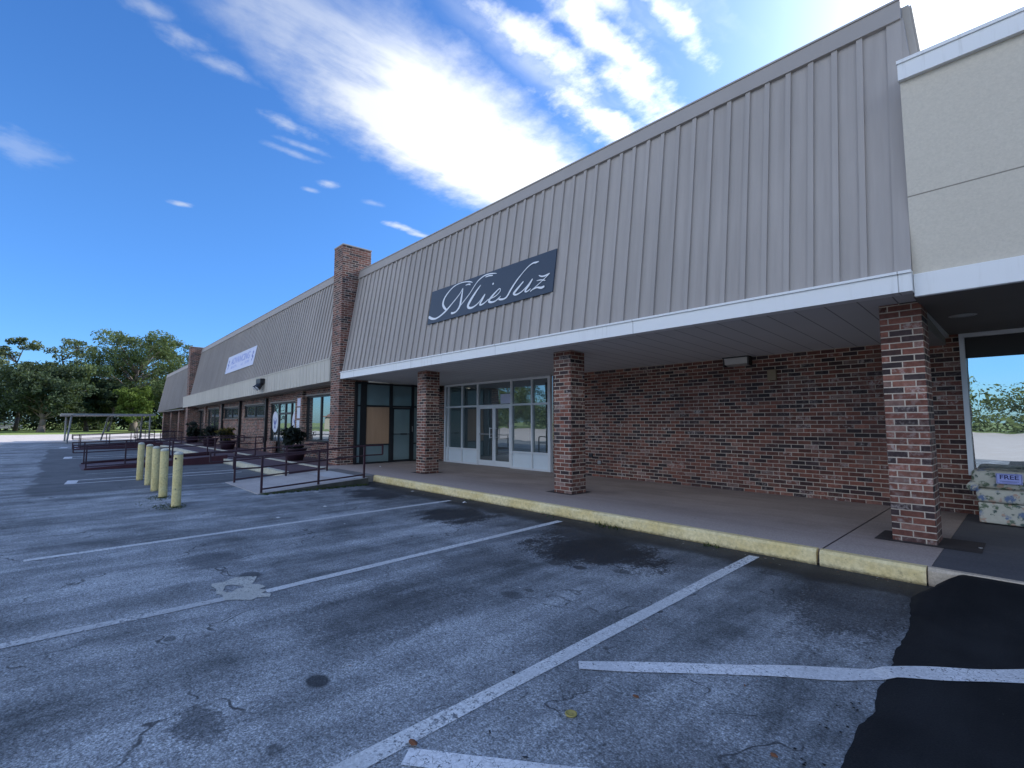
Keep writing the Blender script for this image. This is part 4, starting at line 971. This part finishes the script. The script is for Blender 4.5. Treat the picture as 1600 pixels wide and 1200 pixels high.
# ------------------------------------------------------------------ leaf clouds
def leaf_mesh(name, clumps, size, m, parent=None, flat=0.6, seed=1, **props):
    rnd = random.Random(seed)
    V = []; F = []; S = []
    for (cx, cy, cz, rx, ry, rz, n, br) in clumps:
        for _ in range(n):
            while True:
                a, b, c = rnd.uniform(-1,1), rnd.uniform(-1,1), rnd.uniform(-1,1)
                q = a*a + b*b + c*c
                if 0.12 < q < 1: break
            x, y, z = cx + a*rx, cy + b*ry, cz + c*rz
            s = size * rnd.uniform(.55, 1.35)
            nrm = Vector((a, b, c + 0.35)).normalized() * (1-flat) + Vector((rnd.gauss(0,1), rnd.gauss(0,1), rnd.gauss(0,1))).normalized() * flat
            t1 = nrm.orthogonal().normalized(); t2 = nrm.cross(t1).normalized(); an = rnd.random() * 6.28
            u = (t1*math.cos(an) + t2*math.sin(an)) * s; w = (t2*math.cos(an) - t1*math.sin(an)) * s * rnd.uniform(.35, .6)
            k = len(V); p = Vector((x, y, z))
            V += [p - u, p + w*0.9, p + u, p - w*0.9]; F.append((k, k+1, k+2, k+3))
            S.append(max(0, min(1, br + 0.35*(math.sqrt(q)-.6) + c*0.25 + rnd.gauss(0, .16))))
    org = origin(parent) if parent is not None else Vector(props.pop('org', (0,0,0)))
    me = bpy.data.meshes.new(name); me.from_pydata([v - org for v in V], [], F)
    at = me.attributes.new('shade', 'FLOAT', 'FACE'); at.data.foreach_set('value', S)
    me.materials.append(m); o = bpy.data.objects.new(name, me); COL.objects.link(o)
    if parent is not None: o.parent = parent
    else: o.location = org
    for k, v in props.items(): o[k] = v
    return o
def tree(x, y, h, spread, label, leafm, barkm, kind='oak', seed=1, lean=(0,0), trunk_r=0.35, dens=1.0, base=0.35, leaf=0.30):
    rnd = random.Random(seed)
    t = thing('pine_tree' if kind == 'pine' else 'oak_tree', label, 'tree', (x, y, 0), 'trees beyond the side street')
    bm = bmesh.new(); p = Vector((x, y, -.1)); pts = [p]; n = 6; top = h * (0.9 if kind == 'pine' else 0.62)
    for i in range(1, n+1):
        f = i / n; p = Vector((x + lean[0]*f + rnd.gauss(0,.18)*i*.5, y + lean[1]*f + rnd.gauss(0,.18)*i*.5, top*f)); pts.append(p)
    for i, (a, b) in enumerate(zip(pts, pts[1:])): tube(bm, a, b, trunk_r*(1-.8*i/n)*(1.25 if i == 0 else 1), trunk_r*(1-.8*(i+1)/n), 8)
    clumps = []; limbs = bmesh.new()
    nb = 18 if kind == 'pine' else 58
    for i in range(nb):
        f = base + (1-base) * (i + rnd.random()) / nb
        if kind == 'pine':
            prof = 0.35 + 0.75*math.sin(math.pi*min(1, (f-base)/(1-base)*.9+.12)); zc = h*f; start = pts[min(n, max(1, int(f/.9*n)))]
        else:
            prof = math.sqrt(max(.05, 1 - ((f - .58)/.52)**2)); zc = h*f; start = pts[min(n, max(2, int(f/.62*n*.8)))]
        an = rnd.random()*6.28; r = spread * prof * rnd.uniform(.25, 1.0)
        c = Vector((start.x + math.cos(an)*r, start.y + math.sin(an)*r, zc + rnd.gauss(0, h*.02)))
        midp = start.lerp(c, .5) + Vector((0, 0, h*.03))
        tube(limbs, start, midp, trunk_r*.30, trunk_r*.17, 6); tube(limbs, midp, c, trunk_r*.17, trunk_r*.05, 5)
        s = spread * (rnd.uniform(.20, .34) if kind == 'pine' else rnd.uniform(.18, .32))
        for _ in range(2 if kind == 'pine' else 3):
            d = Vector((rnd.gauss(0, s*.6), rnd.gauss(0, s*.6), rnd.gauss(0, s*.32)))
            clumps.append((*(c+d), s*rnd.uniform(.6, 1), s*rnd.uniform(.6, 1), s*(rnd.uniform(.35, .6) if kind == 'pine' else rnd.uniform(.55, .85)), int((85 if kind == 'pine' else 95)*dens), rnd.uniform(.15, .65)))
    tr = obj('trunk', bm, barkm, t, smooth=True); obj('limb', limbs, barkm, tr, smooth=True)
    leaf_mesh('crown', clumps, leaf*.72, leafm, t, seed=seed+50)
    return t
tree(-96, -1.9, 9.0, 5.2, 'dark spreading oak at left with a pale trunk on the lawn', M['leafd'], M['lbark'], seed=3, trunk_r=.42, base=.34, leaf=.32, dens=1.1)
tree(-112, -5.2, 14.8, 4.2, 'tall sparse pine at the left edge above the dark trees', M['leafp'], M['bark'], 'pine', seed=8, trunk_r=.26, base=.55, dens=1.3)
tree(-116, 1.2, 16.2, 4.6, 'thin airy pine standing alone against the sky', M['leafp'], M['bark'], 'pine', seed=15, trunk_r=.24, base=.55, dens=1.1)
tree(-101, 8.9, 15.2, 7.0, 'biggest oak, broad sunlit crown behind the carport', M['leaf'], M['lbark'], seed=21, trunk_r=.5, base=.26, leaf=.27, dens=2.0)
tree(-108, 14.8, 16.5, 4.5, 'airy tree right of the biggest oak, next to the roof end', M['leafp'], M['bark'], 'pine', seed=33, trunk_r=.25, base=.45, dens=1.1)
tree(-92, 8.6, 6.3, 2.6, 'small bright green tree in the sun below the biggest oak', M['leafy'], M['lbark'], seed=41, trunk_r=.16, base=.32, leaf=.24, dens=.8)
tree(-95, 15.2, 8.6, 3.4, 'yellow green tree low behind the roof end', M['leafy'], M['bark'], seed=44, trunk_r=.2, base=.35, leaf=.26, dens=.8)
tree(-104, 3.2, 8.0, 4.2, 'dark rounded oak in the middle of the wood behind the carport', M['leafd'], M['bark'], seed=52, trunk_r=.3, base=.3, dens=1.1)
tree(-99, 5.6, 7.5, 2.5, 'slim leaning tree with a bare slanted trunk seen through the carport', M['leafd'], M['lbark'], seed=57, trunk_r=.17, lean=(0, .9), base=.55, dens=.7)
tree(-106, -12.0, 9.0, 5.0, 'dark oak cut by the left edge of the picture', M['leafd'], M['bark'], seed=62, trunk_r=.4, base=.3, dens=1.2)
# the dense understorey behind them reads as one mass
rnd = random.Random(5); cl = []
for i in range(520):
    yy = rnd.uniform(-24, 46); xx = -116 - rnd.random()*14; hh = rnd.uniform(.5, 5.5) if rnd.random() < .5 else rnd.uniform(4, 11.0)
    cl.append((xx, yy, hh, 2.1, 2.1, 1.6, 115, rnd.uniform(.0, .42)))
leaf_mesh('woodland', cl, .34, M['leafd'], seed=77, org=(-123, 5, 0), kind='stuff', label='dark mass of woodland behind the trees', category='woodland')
cl = []
for i in range(330):
    xx = rnd.uniform(-150, 50); yy = -78 - rnd.random()*8; cl.append((xx, yy, rnd.uniform(.5, 7.5), 4.0, 3.0, 2.2, 260, rnd.uniform(.05, .5)))
leaf_mesh('distant_woodland', cl, .30, M['leaf'], seed=79, org=(-50, -80, 0), kind='stuff', label='line of woodland beyond the far side of the lot', category='woodland')
# litter of shrubs on the lawn edge
cl = []
for i in range(26): cl.append((-112 + rnd.uniform(-3, 3), rnd.uniform(-16, 20), .7, 1.4, 1.4, .8, 40, rnd.uniform(.1, .5)))
leaf_mesh('undergrowth', cl, .22, M['leaf'], seed=78, org=(-112, 2, 0), kind='stuff', label='low undergrowth along the far edge of the lawn', category='undergrowth')

# grit and leaf crumbs swept against the kerb
def grit():
    rg = random.Random(12); bm = bmesh.new()
    for i in range(900):
        x = rg.uniform(-10.6, -0.8); y = 5.50 - abs(rg.gauss(0, .10)) if i % 4 else rg.uniform(0.6, 5.3); s = rg.uniform(.002, .007) * (1.6 if rg.random() < .1 else 1); a = rg.random()*6.28; st = rg.uniform(1, 2.6)
        pts = [(s*st*math.cos(t), s*math.sin(t)*rg.uniform(.5, 1)) for t in (0, 1.4, 2.9, 4.3)]
        bm.faces.new([bm.verts.new((x + p*math.cos(a) - q*math.sin(a), y + p*math.sin(a) + q*math.cos(a), .0045 + rg.random()*.003)) for p, q in pts])
    for f in bm.faces: f.material_index = rg.choice((0, 0, 0, 1, 1, 2))
    o = obj('kerb_grit', bm, [M['black'], M['dryleaf'], M['conc']], kind='stuff'); o['label'] = 'grit and leaf crumbs along the foot of the kerb'; o['category'] = 'grit'
grit()
# weeds
def weeds(name, spots, label, seed):
    rnd = random.Random(seed); V = []; F = []; S = []
    for (x, y, z, r, n, h) in spots:
        for _ in range(n):
            a = rnd.random()*6.28; d = r*math.sqrt(rnd.random()); px, py = x + d*math.cos(a), y + d*math.sin(a)*.55
            l = h*rnd.uniform(.4, 1.2); b = rnd.random()*6.28; k = len(V); w = rnd.uniform(.004, .010)
            tip = Vector((px + math.cos(b)*l*.7, py + math.sin(b)*l*.7, z + l*.7))
            V += [Vector((px - w*math.sin(b), py + w*math.cos(b), z)), Vector((px + w*math.sin(b), py - w*math.cos(b), z)), tip]; F.append((k, k+1, k+2)); S.append(rnd.random())
    me = bpy.data.meshes.new(name); org = V[0].copy(); org.z = 0; me.from_pydata([v - org for v in V], [], F); at = me.attributes.new('shade', 'FLOAT', 'FACE'); at.data.foreach_set('value', S); me.materials.append(M['weed'])
    o = bpy.data.objects.new(name, me); COL.objects.link(o); o.location = org; o['kind'] = 'stuff'; o['label'] = label; o['category'] = 'weeds'
weeds('weeds', [(-9.9, 1.42, 0, .42, 300, .03), (-9.8, 1.48, 0, .13, 130, .055), (-11.2, 1.45, 0, .38, 220, .03), (-11.15, 1.47, 0, .12, 100, .05), (-10.5, 1.25, 0, .4, 60, .02)], 'low weeds growing round the feet of the bollards', 4)
weeds('weeds', [(-10.28, 3.0 + .16*i, 0, .13, 60, .06) for i in range(14)], 'moss and weeds along the foot of the near ramp', 6)
weeds('weeds', [(-3.95, 5.46, 0, .22, 60, .09), (-2.55, 5.46, 0, .10, 30, .06), (-7.0, 5.47, 0, .12, 20, .04), (-5.0, 5.47, 0, .2, 14, .05)], 'sparse weeds sprouting at the foot of the yellow kerb', 9)

# ------------------------------------------------------------------ planters
def planter(x, y, r, h, ph, m, label, seed, leaf=.10):
    t = thing('potted_plant', label, 'potted plant', (x, y, W), 'potted plants before the clinic')
    bm = bmesh.new(); lathe(bm, [(r*.72, W), (r*.9, W + h*.7), (r, W + h*.86), (r*1.06, W + h*.88), (r*1.06, W + h), (r*.97, W + h), (r*.95, W + h*.93)], x, y, 24); obj('pot', bm, M['pot'], t, smooth=True)
    bm = bmesh.new(); lathe(bm, [(r*.93, W + h*.90), (r*.90, W + h*.945)], x, y, 18); obj('soil', bm, M['soil'], t)
    rnd = random.Random(seed); cl = []
    for _ in range(16): cl.append((x + rnd.gauss(0, r*.42), y + rnd.gauss(0, r*.42), W + h + ph*rnd.uniform(.1, .95), r*.5, r*.5, ph*.22, 24, rnd.uniform(.0, .6)))
    leaf_mesh('foliage', cl, leaf, m, t, seed=seed)
planter(-16.7, 5.75, .36, .40, .74, M['dleaf'], 'big dark leafy shrub in a plum pot near the tall brick pier', 2, .12)
planter(-25.7, 5.80, .36, .40, .55, M['croton'], 'yellow leaved croton in a plum pot before the brick wall', 3, .10)
planter(-29.6, 5.85, .36, .40, .58, M['dleaf'], 'dark bushy plant in a plum pot left of the croton', 5, .11)
planter(-34.6, 5.9, .36, .40, .80, M['dleaf'], 'spiky dark plant in a pot by the far doors', 8, .13)

# ------------------------------------------------------------------ sofa with sign
def sofa():
    t = thing('sofa', 'floral sofa left outside before the display window', 'sofa', (0.4, 8.75, W))
    def cushion(x0, x1, y0, y1, z0, z1, name, bev, amp, seed):
        bm = bmesh.new(); box(bm, x0, x1, y0, y1, z0, z1); bevel(bm, bev, 3)
        bmesh.ops.subdivide_edges(bm, edges=[e for e in bm.edges if e.calc_length() > .12], cuts=7, use_grid_fill=True)
        for v in bm.verts:
            n = mnoise.noise_vector((v.co.x*4+seed, v.co.y*4, v.co.z*4)); v.co += n * amp
        return obj(name, bm, M['floral'], t, smooth=True)
    cushion(-.52, 1.55, 8.42, 9.08, W + .015, .415, 'skirted_base', .02, .008, 1)
    cushion(-.535, 1.57, 8.39, 8.80, .418, .575, 'seat_cushion', .045, .010, 4)
    cushion(-.575, 1.58, 8.48, 9.06, .578, .80, 'back_cushion', .07, .018, 7)
    bm = bmesh.new(); tube(bm, (-.56, 8.40, .60), (-.56, 8.95, .60), .055, n=16); bmesh.ops.subdivide_edges(bm, edges=[e for e in bm.edges if e.calc_length() > .2], cuts=4); obj('rolled_arm', bm, M['floral'], t, smooth=True)
sofa()
def free_sign():
    t = thing('paper_sign', 'blue FREE sign propped on the floral sofa', 'paper sign', (-.22, 8.46, .66))
    a = R(8); x0, y0, z0 = -.345, 8.43, .655; W_, H_ = .225, .125
    def pl(bm):
        on_slope(bm, x0, y0, z0, a)
        for v in bm.verts: v.co.z += (v.co.x - x0) * .0
        return bm
    obj('card', pl(B((0, W_, 0, H_, 0, .004))), M['freeblue'], t)
    bm = text_bm('FREE', .072, .0012)
    for v in bm.verts: v.co = (v.co.x*1.12 + W_/2, v.co.y + H_*.63, v.co.z*.3 + .006)
    obj('lettering', pl(bm), M['freeink'], t)
    bm = B((.03, .195, .030, .034, .0045, .006), (.05, .175, .020, .023, .0045, .006))
    e = .006
    for b in ((e, W_-e, e, e+.003), (e, W_-e, H_-e-.003, H_-e), (e, e+.003, e+.003, H_-e-.003), (W_-e-.003, W_-e, e+.003, H_-e-.003)): box(bm, *b, .0045, .006)
    obj('border', pl(bm), M['freeink'], t)
free_sign()

# ------------------------------------------------------------------ carport and far things
def carport():
    t = thing('carport', 'flat metal carport roof on slim posts beyond the ramps', 'carport', (-46, 2.6, 0))
    bm = bmesh.new(); hexa(bm, [(-49.5,.0,1.86),(-44,.05,1.86),(-44,5.15,1.90),(-49.5,5.2,1.90),(-49.5,.0,1.98),(-44,.05,1.99),(-44,5.15,2.02),(-49.5,5.2,2.01)]); obj('roof', bm, M['metal'], t)
    obj('gutter', B((-43.995, -43.92, .05, 5.15, 1.88, 2.0)), M['metal'], t)
    for p, q in (((-44.1, .42, 0), (-44.1, .58, 1.87)), ((-49.2, .35, 0), (-49.2, .35, 1.87)), ((-44.1, 4.85, 0), (-44.1, 4.85, 1.89)), ((-49.2, 4.8, 0), (-49.2, 4.9, 1.89)), ((-49.2, 2.4, 0), (-49.2, 2.8, 1.88))):
        bm = bmesh.new(); tube(bm, p, q, .055, n=10); obj('post', bm, M['metal'], t)
carport()
def house(x, y, w, d, h, rh, roofm, label, wallm, kind='gable'):
    t = thing('house', label, 'house', (x, y, 0))
    obj('wall', B((x-w/2, x+w/2, y-d/2, y+d/2, 0, h)), wallm, t)
    bm = bmesh.new(); o = .5
    v = [bm.verts.new(p) for p in ((x-w/2-o,y-d/2-o,h),(x+w/2+o,y-d/2-o,h),(x+w/2+o,y+d/2+o,h),(x-w/2-o,y+d/2+o,h),(x-w/2+2,y,h+rh),(x+w/2-2,y,h+rh))]
    for f in ((0,1,5,4),(2,3,4,5),(1,2,5),(3,0,4),(0,3,2,1)): bm.faces.new([v[i] for i in f])
    obj('roof', bm, roofm, t)
    for i in range(4):
        xx = x - w/2 + w*(i+.5)/4; obj('window', B((xx-.6, xx+.6, y+d/2, y+d/2+.04, .9, 2.0), (xx-.6, xx+.6, y-d/2-.04, y-d/2, .9, 2.0)), M['glassA'], t)
    return t
def far_house():   # pale gable among the trees, its end towards us
    t = thing('house', 'pale gabled shed roof glimpsed under the trees through the carport', 'house', (-128, 6.3, 0))
    obj('wall', B((-131, -127, 4.3, 8.3, 0, 1.9)), M['housewall'], t)
    bm = bmesh.new()
    v = [bm.verts.new(p) for p in ((-126.4,3.6,1.9),(-126.4,9.0,1.9),(-126.4,6.6,3.2),(-131.5,3.6,1.9),(-131.5,9.0,1.9),(-131.5,6.6,3.2))]
    for f in ((0,1,2),(3,5,4),(0,2,5,3),(1,4,5,2),(0,3,4,1)): bm.faces.new([v[i] for i in f])
    obj('roof', bm, M['paintw'], t)
far_house()
def car(x, y, rz, label):
    t = thing('parked_car', label, 'car', (x, y, 0))
    bm = bmesh.new(); prof = [(-2.1,.35),(-2.15,.75),(-1.9,.95),(-1.2,1.0),(-.6,1.42),(.7,1.45),(1.3,1.02),(2.0,.92),(2.15,.7),(2.1,.35)]
    A = [bm.verts.new((x-.85, y+a, b)) for a, b in prof]; C = [bm.verts.new((x+.85, y+a, b)) for a, b in prof]
    for i in range(len(prof)-1): bm.faces.new((A[i], A[i+1], C[i+1], C[i]))
    bm.faces.new((A[-1], A[0], C[0], C[-1])); bm.faces.new(A[::-1]); bm.faces.new(C)
    bevel(bm, .06, 2); obj('body', bm, M['carw'], t, smooth=False)
    bm = bmesh.new(); box(bm, x+.848, x+.862, y-.75, y+.9, 1.0, 1.32); obj('side_window', bm, M['carglass'], t)
    for yy in (-1.3, 1.3):
        for sx in (-1, 1):
            bm = bmesh.new(); tube(bm, (x+sx*.68, y+yy, .32), (x+sx*.88, y+yy, .32), .32, n=18); w = obj('wheel', bm, M['tyre'], t)
            bm = bmesh.new(); tube(bm, (x+sx*.881, y+yy, .32), (x+sx*.895, y+yy, .32), .19, n=14); obj('rim', bm, M['metal'], w)
car(-117, -6.6, 0, 'white car parked on the grass under the trees at far left')
# across the lot, seen in the windows' reflections
house(-90, -34, 26, 12, 2.6, 2.4, M['roofbrown'], 'brown roofed house across the lot, mirrored in the clinic windows', M['housewall'])
house(-36, -46, 22, 9, 2.9, 1.0, M['paintw'], 'low white building across the lot, mirrored in the storefront', M['paintw'])
for i, (x, y, h, s) in enumerate([(-100,-52,13,7),(-80,-56,14,7),(-62,-60,13,7),(-46,-62,14,7),(-28,-64,12,6),(-12,-62,9,6),(6,-66,8,6),(-118,-50,13,7),(20,-60,9,6)]):
    tree(x, y, h, s, 'leafy tree across the lot, number %s from the left behind the viewer' % ('one two three four five six seven eight nine'.split()[i]), M['leaf'], M['bark'], seed=100+i, trunk_r=.35, base=.2, leaf=.24, dens=1.5)

# ------------------------------------------------------------------ litter
def litter():
    def scrap(x, y, s, label, m, z=.005, name='paper_scrap', cat='litter', curl=.3):
        bm = bmesh.new(); n = 7; c = bm.verts.new((x, y, z + s*curl)); vs = []
        for i in range(n):
            a = i*6.2832/n + random.uniform(-.2, .2); r = s*random.uniform(.6, 1.1); vs.append(bm.verts.new((x + r*math.cos(a), y + r*math.sin(a)*.7, z + s*curl*random.uniform(0, .8))))
        for i in range(n): bm.faces.new((c, vs[i], vs[(i+1) % n]))
        single(name, bm, m, label, cat)
    scrap(-8.62, 5.30, .05, 'white scrap of paper at the kerb left of the third parking line', M['paper'])
    scrap(-6.80, 5.22, .05, 'crumpled white paper at the kerb by the end of the third parking line', M['paper'], curl=.6)
    scrap(-7.62, 2.42, .05, 'small white paper scrap on the asphalt left of the third parking line', M['paper'])
    scrap(-6.55, 2.95, .022, 'tiny white scrap between the second and third parking lines', M['paper'])
    scrap(-8.1, 3.3, .05, 'white scrap lying near the bollards and the ramp', M['paper'])
    scrap(-9.9, 3.85, .08, 'flat white paper lying beside the foot of the near ramp', M['paper'], curl=.1)
    scrap(-12.5, 6.62, .05, 'white ball of paper on the walkway before the black framed storefront', M['paper'], W + .003, curl=.8)
    scrap(-0.42, 6.75, .02, 'tiny white scrap on the grey walkway right of the brick column', M['paper'], W + .006)
    scrap(-3.05, 2.93, .014, 'tiny white fleck in the second bay', M['paper'])
    scrap(-1.92, 1.20, .03, 'brown dry leaf at the foot of the near parking line', M['dryleaf'], .009, 'dry_leaf', 'leaf')
    scrap(-1.46, 2.23, .022, 'brown dry leaf below the diagonal stripe', M['dryleaf'], .005, 'dry_leaf', 'leaf')
    scrap(-0.82, 2.27, .025, 'brown dry leaf near the sealcoat edge', M['dryleaf'], .005, 'dry_leaf', 'leaf')
    scrap(-2.06, 1.93, .014, 'black crumb of asphalt beside the near parking line', M['black'], .005, 'asphalt_crumb', 'crumb', .8)
    t = thing('crushed_lid', 'round flattened yellow lid lying on the asphalt', 'lid', (-1.59, 1.87, 0))
    bm = bmesh.new(); lathe(bm, [(.027, .004), (.030, .010), (.024, .013), (.021, .007), (.004, .0065)], -1.59, 1.87, 20); obj('rim', bm, M['brass'], t, smooth=True)
    bm = bmesh.new(); lathe(bm, [(.010, .0075), (.008, .010)], -1.59, 1.87, 12); obj('hub', bm, M['brass'], t)
litter()

# ------------------------------------------------------------------ sky, sun
SUN_EL, SUN_AZ = 31.0, 10.0        # azimuth from +Y towards +X: the sun stands behind the plaza
sd = Vector((math.sin(R(SUN_AZ))*math.cos(R(SUN_EL)), math.cos(R(SUN_AZ))*math.cos(R(SUN_EL)), math.sin(R(SUN_EL))))
sun = bpy.data.lights.new('sun', 'SUN'); sun.energy = 5.0; sun.angle = R(0.53); sun.color = (1.0, 0.95, 0.87)
so = bpy.data.objects.new('sun', sun); COL.objects.link(so); so.rotation_euler = (-sd).to_track_quat('-Z', 'Y').to_euler(); so.location = (0, 0, 40)

def sky():
    w = bpy.data.worlds.new('World'); scene.world = w; w.use_nodes = True
    g = NT(w.node_tree); bg = w.node_tree.nodes['Background']; out = w.node_tree.nodes['World Output']
    ns = g.new('ShaderNodeTexSky', sky_type='NISHITA'); ns.sun_disc = False; ns.sun_elevation = R(SUN_EL); ns.sun_rotation = R(SUN_AZ)
    ns.air_density = 1.15; ns.dust_density = 0.45; ns.ozone_density = 3.0
    hs = g.new('ShaderNodeHueSaturation'); hs.inputs['Saturation'].default_value = 1.18; g.l.new(ns.outputs[0], hs.inputs['Color'])
    bg.inputs[1].default_value = SKY
    d = g.vm('NORMALIZE', g.new('ShaderNodeTexCoord').outputs['Generated'])
    dx, dy, dz = g.sep(d)
    low = g.mix(g.ss(dz, 0.0, 0.45), (0.58, 0.77, 1.0), (1.0, 1.0, 1.0))
    g.put(bg.inputs[0], g.mix(1.0, g.mix(1.0, hs.outputs[0], TINT, 'MULTIPLY'), low, 'MULTIPLY'))
    zc = g.m('MAXIMUM', dz, 0.03)
    X = g.m('DIVIDE', dx, zc); Y = g.m('DIVIDE', dy, zc)
    P = g.comb(X, Y, 0.0)
    # the long bright bank: left and right edges as curves on the cloud plane
    n1 = g.noise(P, 3.2, 6, 0.62); n2 = g.noise(g.vm('ADD', P, (4.1, 2.2, 1.0)), 9.0, 5, 0.6)
    str_ = g.noise(g.vm('ADD', g.comb(g.m('MULTIPLY', X, 5.0), g.m('MULTIPLY', g.m('SUBTRACT', Y, g.m('MULTIPLY', X, -0.1)), 1.3), 0.0), (1.0, 2.0, 0.0)), 1.4, 5, 0.6)
    warp = g.m('ADD', g.m('MULTIPLY', g.m('SUBTRACT', n1, 0.5), 0.30), g.m('MULTIPLY', g.m('SUBTRACT', n2, 0.5), 0.14))
    Yc = g.m('MINIMUM', Y, 1.35)
    xl = g.m('ADD', g.m('ADD', -1.12, g.m('MULTIPLY', Yc, -0.95)), g.m('MULTIPLY', g.m('MULTIPLY', Yc, Yc), 0.385))
    xr = g.m('ADD', g.m('ADD', -1.02, g.m('MULTIPLY', Yc, 0.05)), g.m('MULTIPLY', g.m('MULTIPLY', Yc, Yc), -0.125))
    Xw = g.m('ADD', X, warp)
    left = g.ss(g.m('SUBTRACT', Xw, xl), -0.08, 0.20); right = g.ss(g.m('SUBTRACT', xr, Xw), -0.13, 0.17)
    dens = g.m('ADD', 0.72, g.m('MULTIPLY', g.ss(Y, 0.25, 0.85), 0.50))
    tex = g.ss(g.m('ADD', g.m('MULTIPLY', str_, 0.7), g.m('MULTIPLY', n1, 0.45)), 0.30, 0.66)
    tex = g.m('ADD', g.m('MULTIPLY', tex, 0.7), g.m('MULTIPLY', g.ss(Y, 0.35, 0.95), 0.6), clamp=True)
    bank = g.m('MULTIPLY', g.m('MULTIPLY', g.m('MULTIPLY', left, right), dens), tex, clamp=True)
    bank = g.m('MULTIPLY', bank, g.m('MULTIPLY', g.ss(Y, -0.25, 0.25), g.ss(Y, 3.2, 2.0)))
    # ragged wisps right of it
    wv = g.noise(g.comb(g.m('ADD', g.m('MULTIPLY', X, 4.6), g.m('MULTIPLY', n1, 0.8)), g.m('MULTIPLY', g.m('ADD', Y, g.m('MULTIPLY', X, 0.45)), 1.0), 7.0), 1.0, 4, 0.5)
    wm = g.m('MULTIPLY', g.ss(g.m('SUBTRACT', X, xr), 0.06, 0.22), g.ss(Y, 0.35, 0.75))
    wisp = g.m('MULTIPLY', g.m('MULTIPLY', g.ss(wv, 0.50, 0.74), wm), g.m('ADD', 0.55, g.m('MULTIPLY', g.ss(n2, 0.35, 0.6), 0.45)))
    # explicit wisp cores and small puffs (centre, radii on the cloud plane)
    bl = None
    for cx, cy, rx, ry, k in ((-.84, .88, .045, .25, .9), (-.92, 1.28, .055, .26, 1.0), (-.70, .95, .04, .28, .9), (-.76, 1.22, .06, .16, .8), (-.55, 1.08, .03, .14, .9), (-.63, .85, .03, .2, .6),
                              (-1.66, .52, .036, .065, .55), (-1.75, .60, .02, .06, .35), (-1.96, .78, .028, .035, .55), (-2.15, 1.24, .028, .10, .7), (-2.18, 1.36, .026, .06, .6), (-2.61, .35, .028, .036, .6), (-2.46, -.16, .11, .08, .22), (-1.82, .58, .02, .07, .3), (-1.45, .18, .035, .05, .45), (-1.50, .28, .03, .06, .4), (-1.40, .10, .03, .05, .4), (-2.07, .74, .016, .024, .35), (-2.0, 1.0, .02, .04, .25)):
        dd = blob(g, X, Y, cx, cy, rx, ry, g.m('MULTIPLY', g.m('ADD', g.m('SUBTRACT', n2, 0.5), g.m('MULTIPLY', g.m('SUBTRACT', n1, 0.5), 0.7)), 3.2))
        f = g.m('MULTIPLY', g.ss(dd, 1.7, -0.3), k); bl = f if bl is None else g.m('MAXIMUM', bl, f)
    # unseen cloud added behind the viewer as bright fill for the fronts
    far = g.m('MULTIPLY', g.ss(g.noise(P, 0.9, 6, 0.6), 0.36, 0.60), g.m('MULTIPLY', g.ss(Y, -0.6, -1.2), g.ss(dz, 0.08, 0.25)))
    mask = g.m('MAXIMUM', g.m('MAXIMUM', bank, g.m('MULTIPLY', wisp, 0.42)), g.m('MAXIMUM', bl, g.m('MULTIPLY', far, 0.95)))
    mask = g.m('MULTIPLY', mask, g.ss(dz, 0.02, 0.10), clamp=True)
    # clouds near the sun are far brighter than white
    cs = g.vm('DOT_PRODUCT', d, tuple(sd)); cs = g.m('MAXIMUM', cs, 0.0)
    near = g.m('POWER', cs, 3.0); core = g.m('POWER', cs, 30.0); halo = g.m('POWER', cs, 9.0)
    cb = g.new('ShaderNodeBackground'); g.put(cb.inputs[0], g.mix(near, (0.86, 0.92, 1.0), (1.0, 0.99, 0.97)))
    g.put(cb.inputs[1], g.m('ADD', g.m('ADD', CLOUD, g.m('MULTIPLY', g.ss(dy, 0.0, -0.5), 2.0)), g.m('MULTIPLY', near, 1.6)))  # clouds behind the viewer get an added boost as fill light
    mx = g.new('ShaderNodeMixShader'); g.put(mx.inputs[0], mask); g.l.new(bg.outputs[0], mx.inputs[1]); g.l.new(cb.outputs[0], mx.inputs[2])
    au = g.new('ShaderNodeBackground'); g.put(au.inputs[0], (0.93, 1.0, 1.0)); g.put(au.inputs[1], g.m('ADD', g.m('MULTIPLY', core, 1.6), g.m('MULTIPLY', halo, 0.62)))
    ad = g.new('ShaderNodeAddShader'); g.l.new(mx.outputs[0], ad.inputs[0]); g.l.new(au.outputs[0], ad.inputs[1]); g.l.new(ad.outputs[0], out.inputs[0])
SKY, CLOUD, TINT = 0.15, 0.95, (0.80, 1.09, 1.50)
sky()

# ------------------------------------------------------------------ camera
cam = bpy.data.cameras.new('camera'); co = bpy.data.objects.new('camera', cam); COL.objects.link(co)
cam.sensor_width = 36; cam.sensor_fit = 'HORIZONTAL'; cam.lens = 36 * 756 / 1600
cam.clip_start = 0.05; cam.clip_end = 3000
co.location = (0, 0, 1.40); co.rotation_euler = (R(90) + math.atan(60/756), 0, R(47))
scene.camera = co
scene.view_settings.view_transform = 'Standard'; scene.view_settings.look = 'None'; scene.view_settings.exposure = 0; scene.view_settings.gamma = 1
scene.cycles.max_bounces = 6; scene.cycles.diffuse_bounces = 4; scene.cycles.glossy_bounces = 3; scene.cycles.transparent_max_bounces = 8
scene.cycles.use_denoising = True
try: scene.cycles.denoiser = 'OPENIMAGEDENOISE'
except Exception: pass
scene.cycles.sample_clamp_indirect = 8
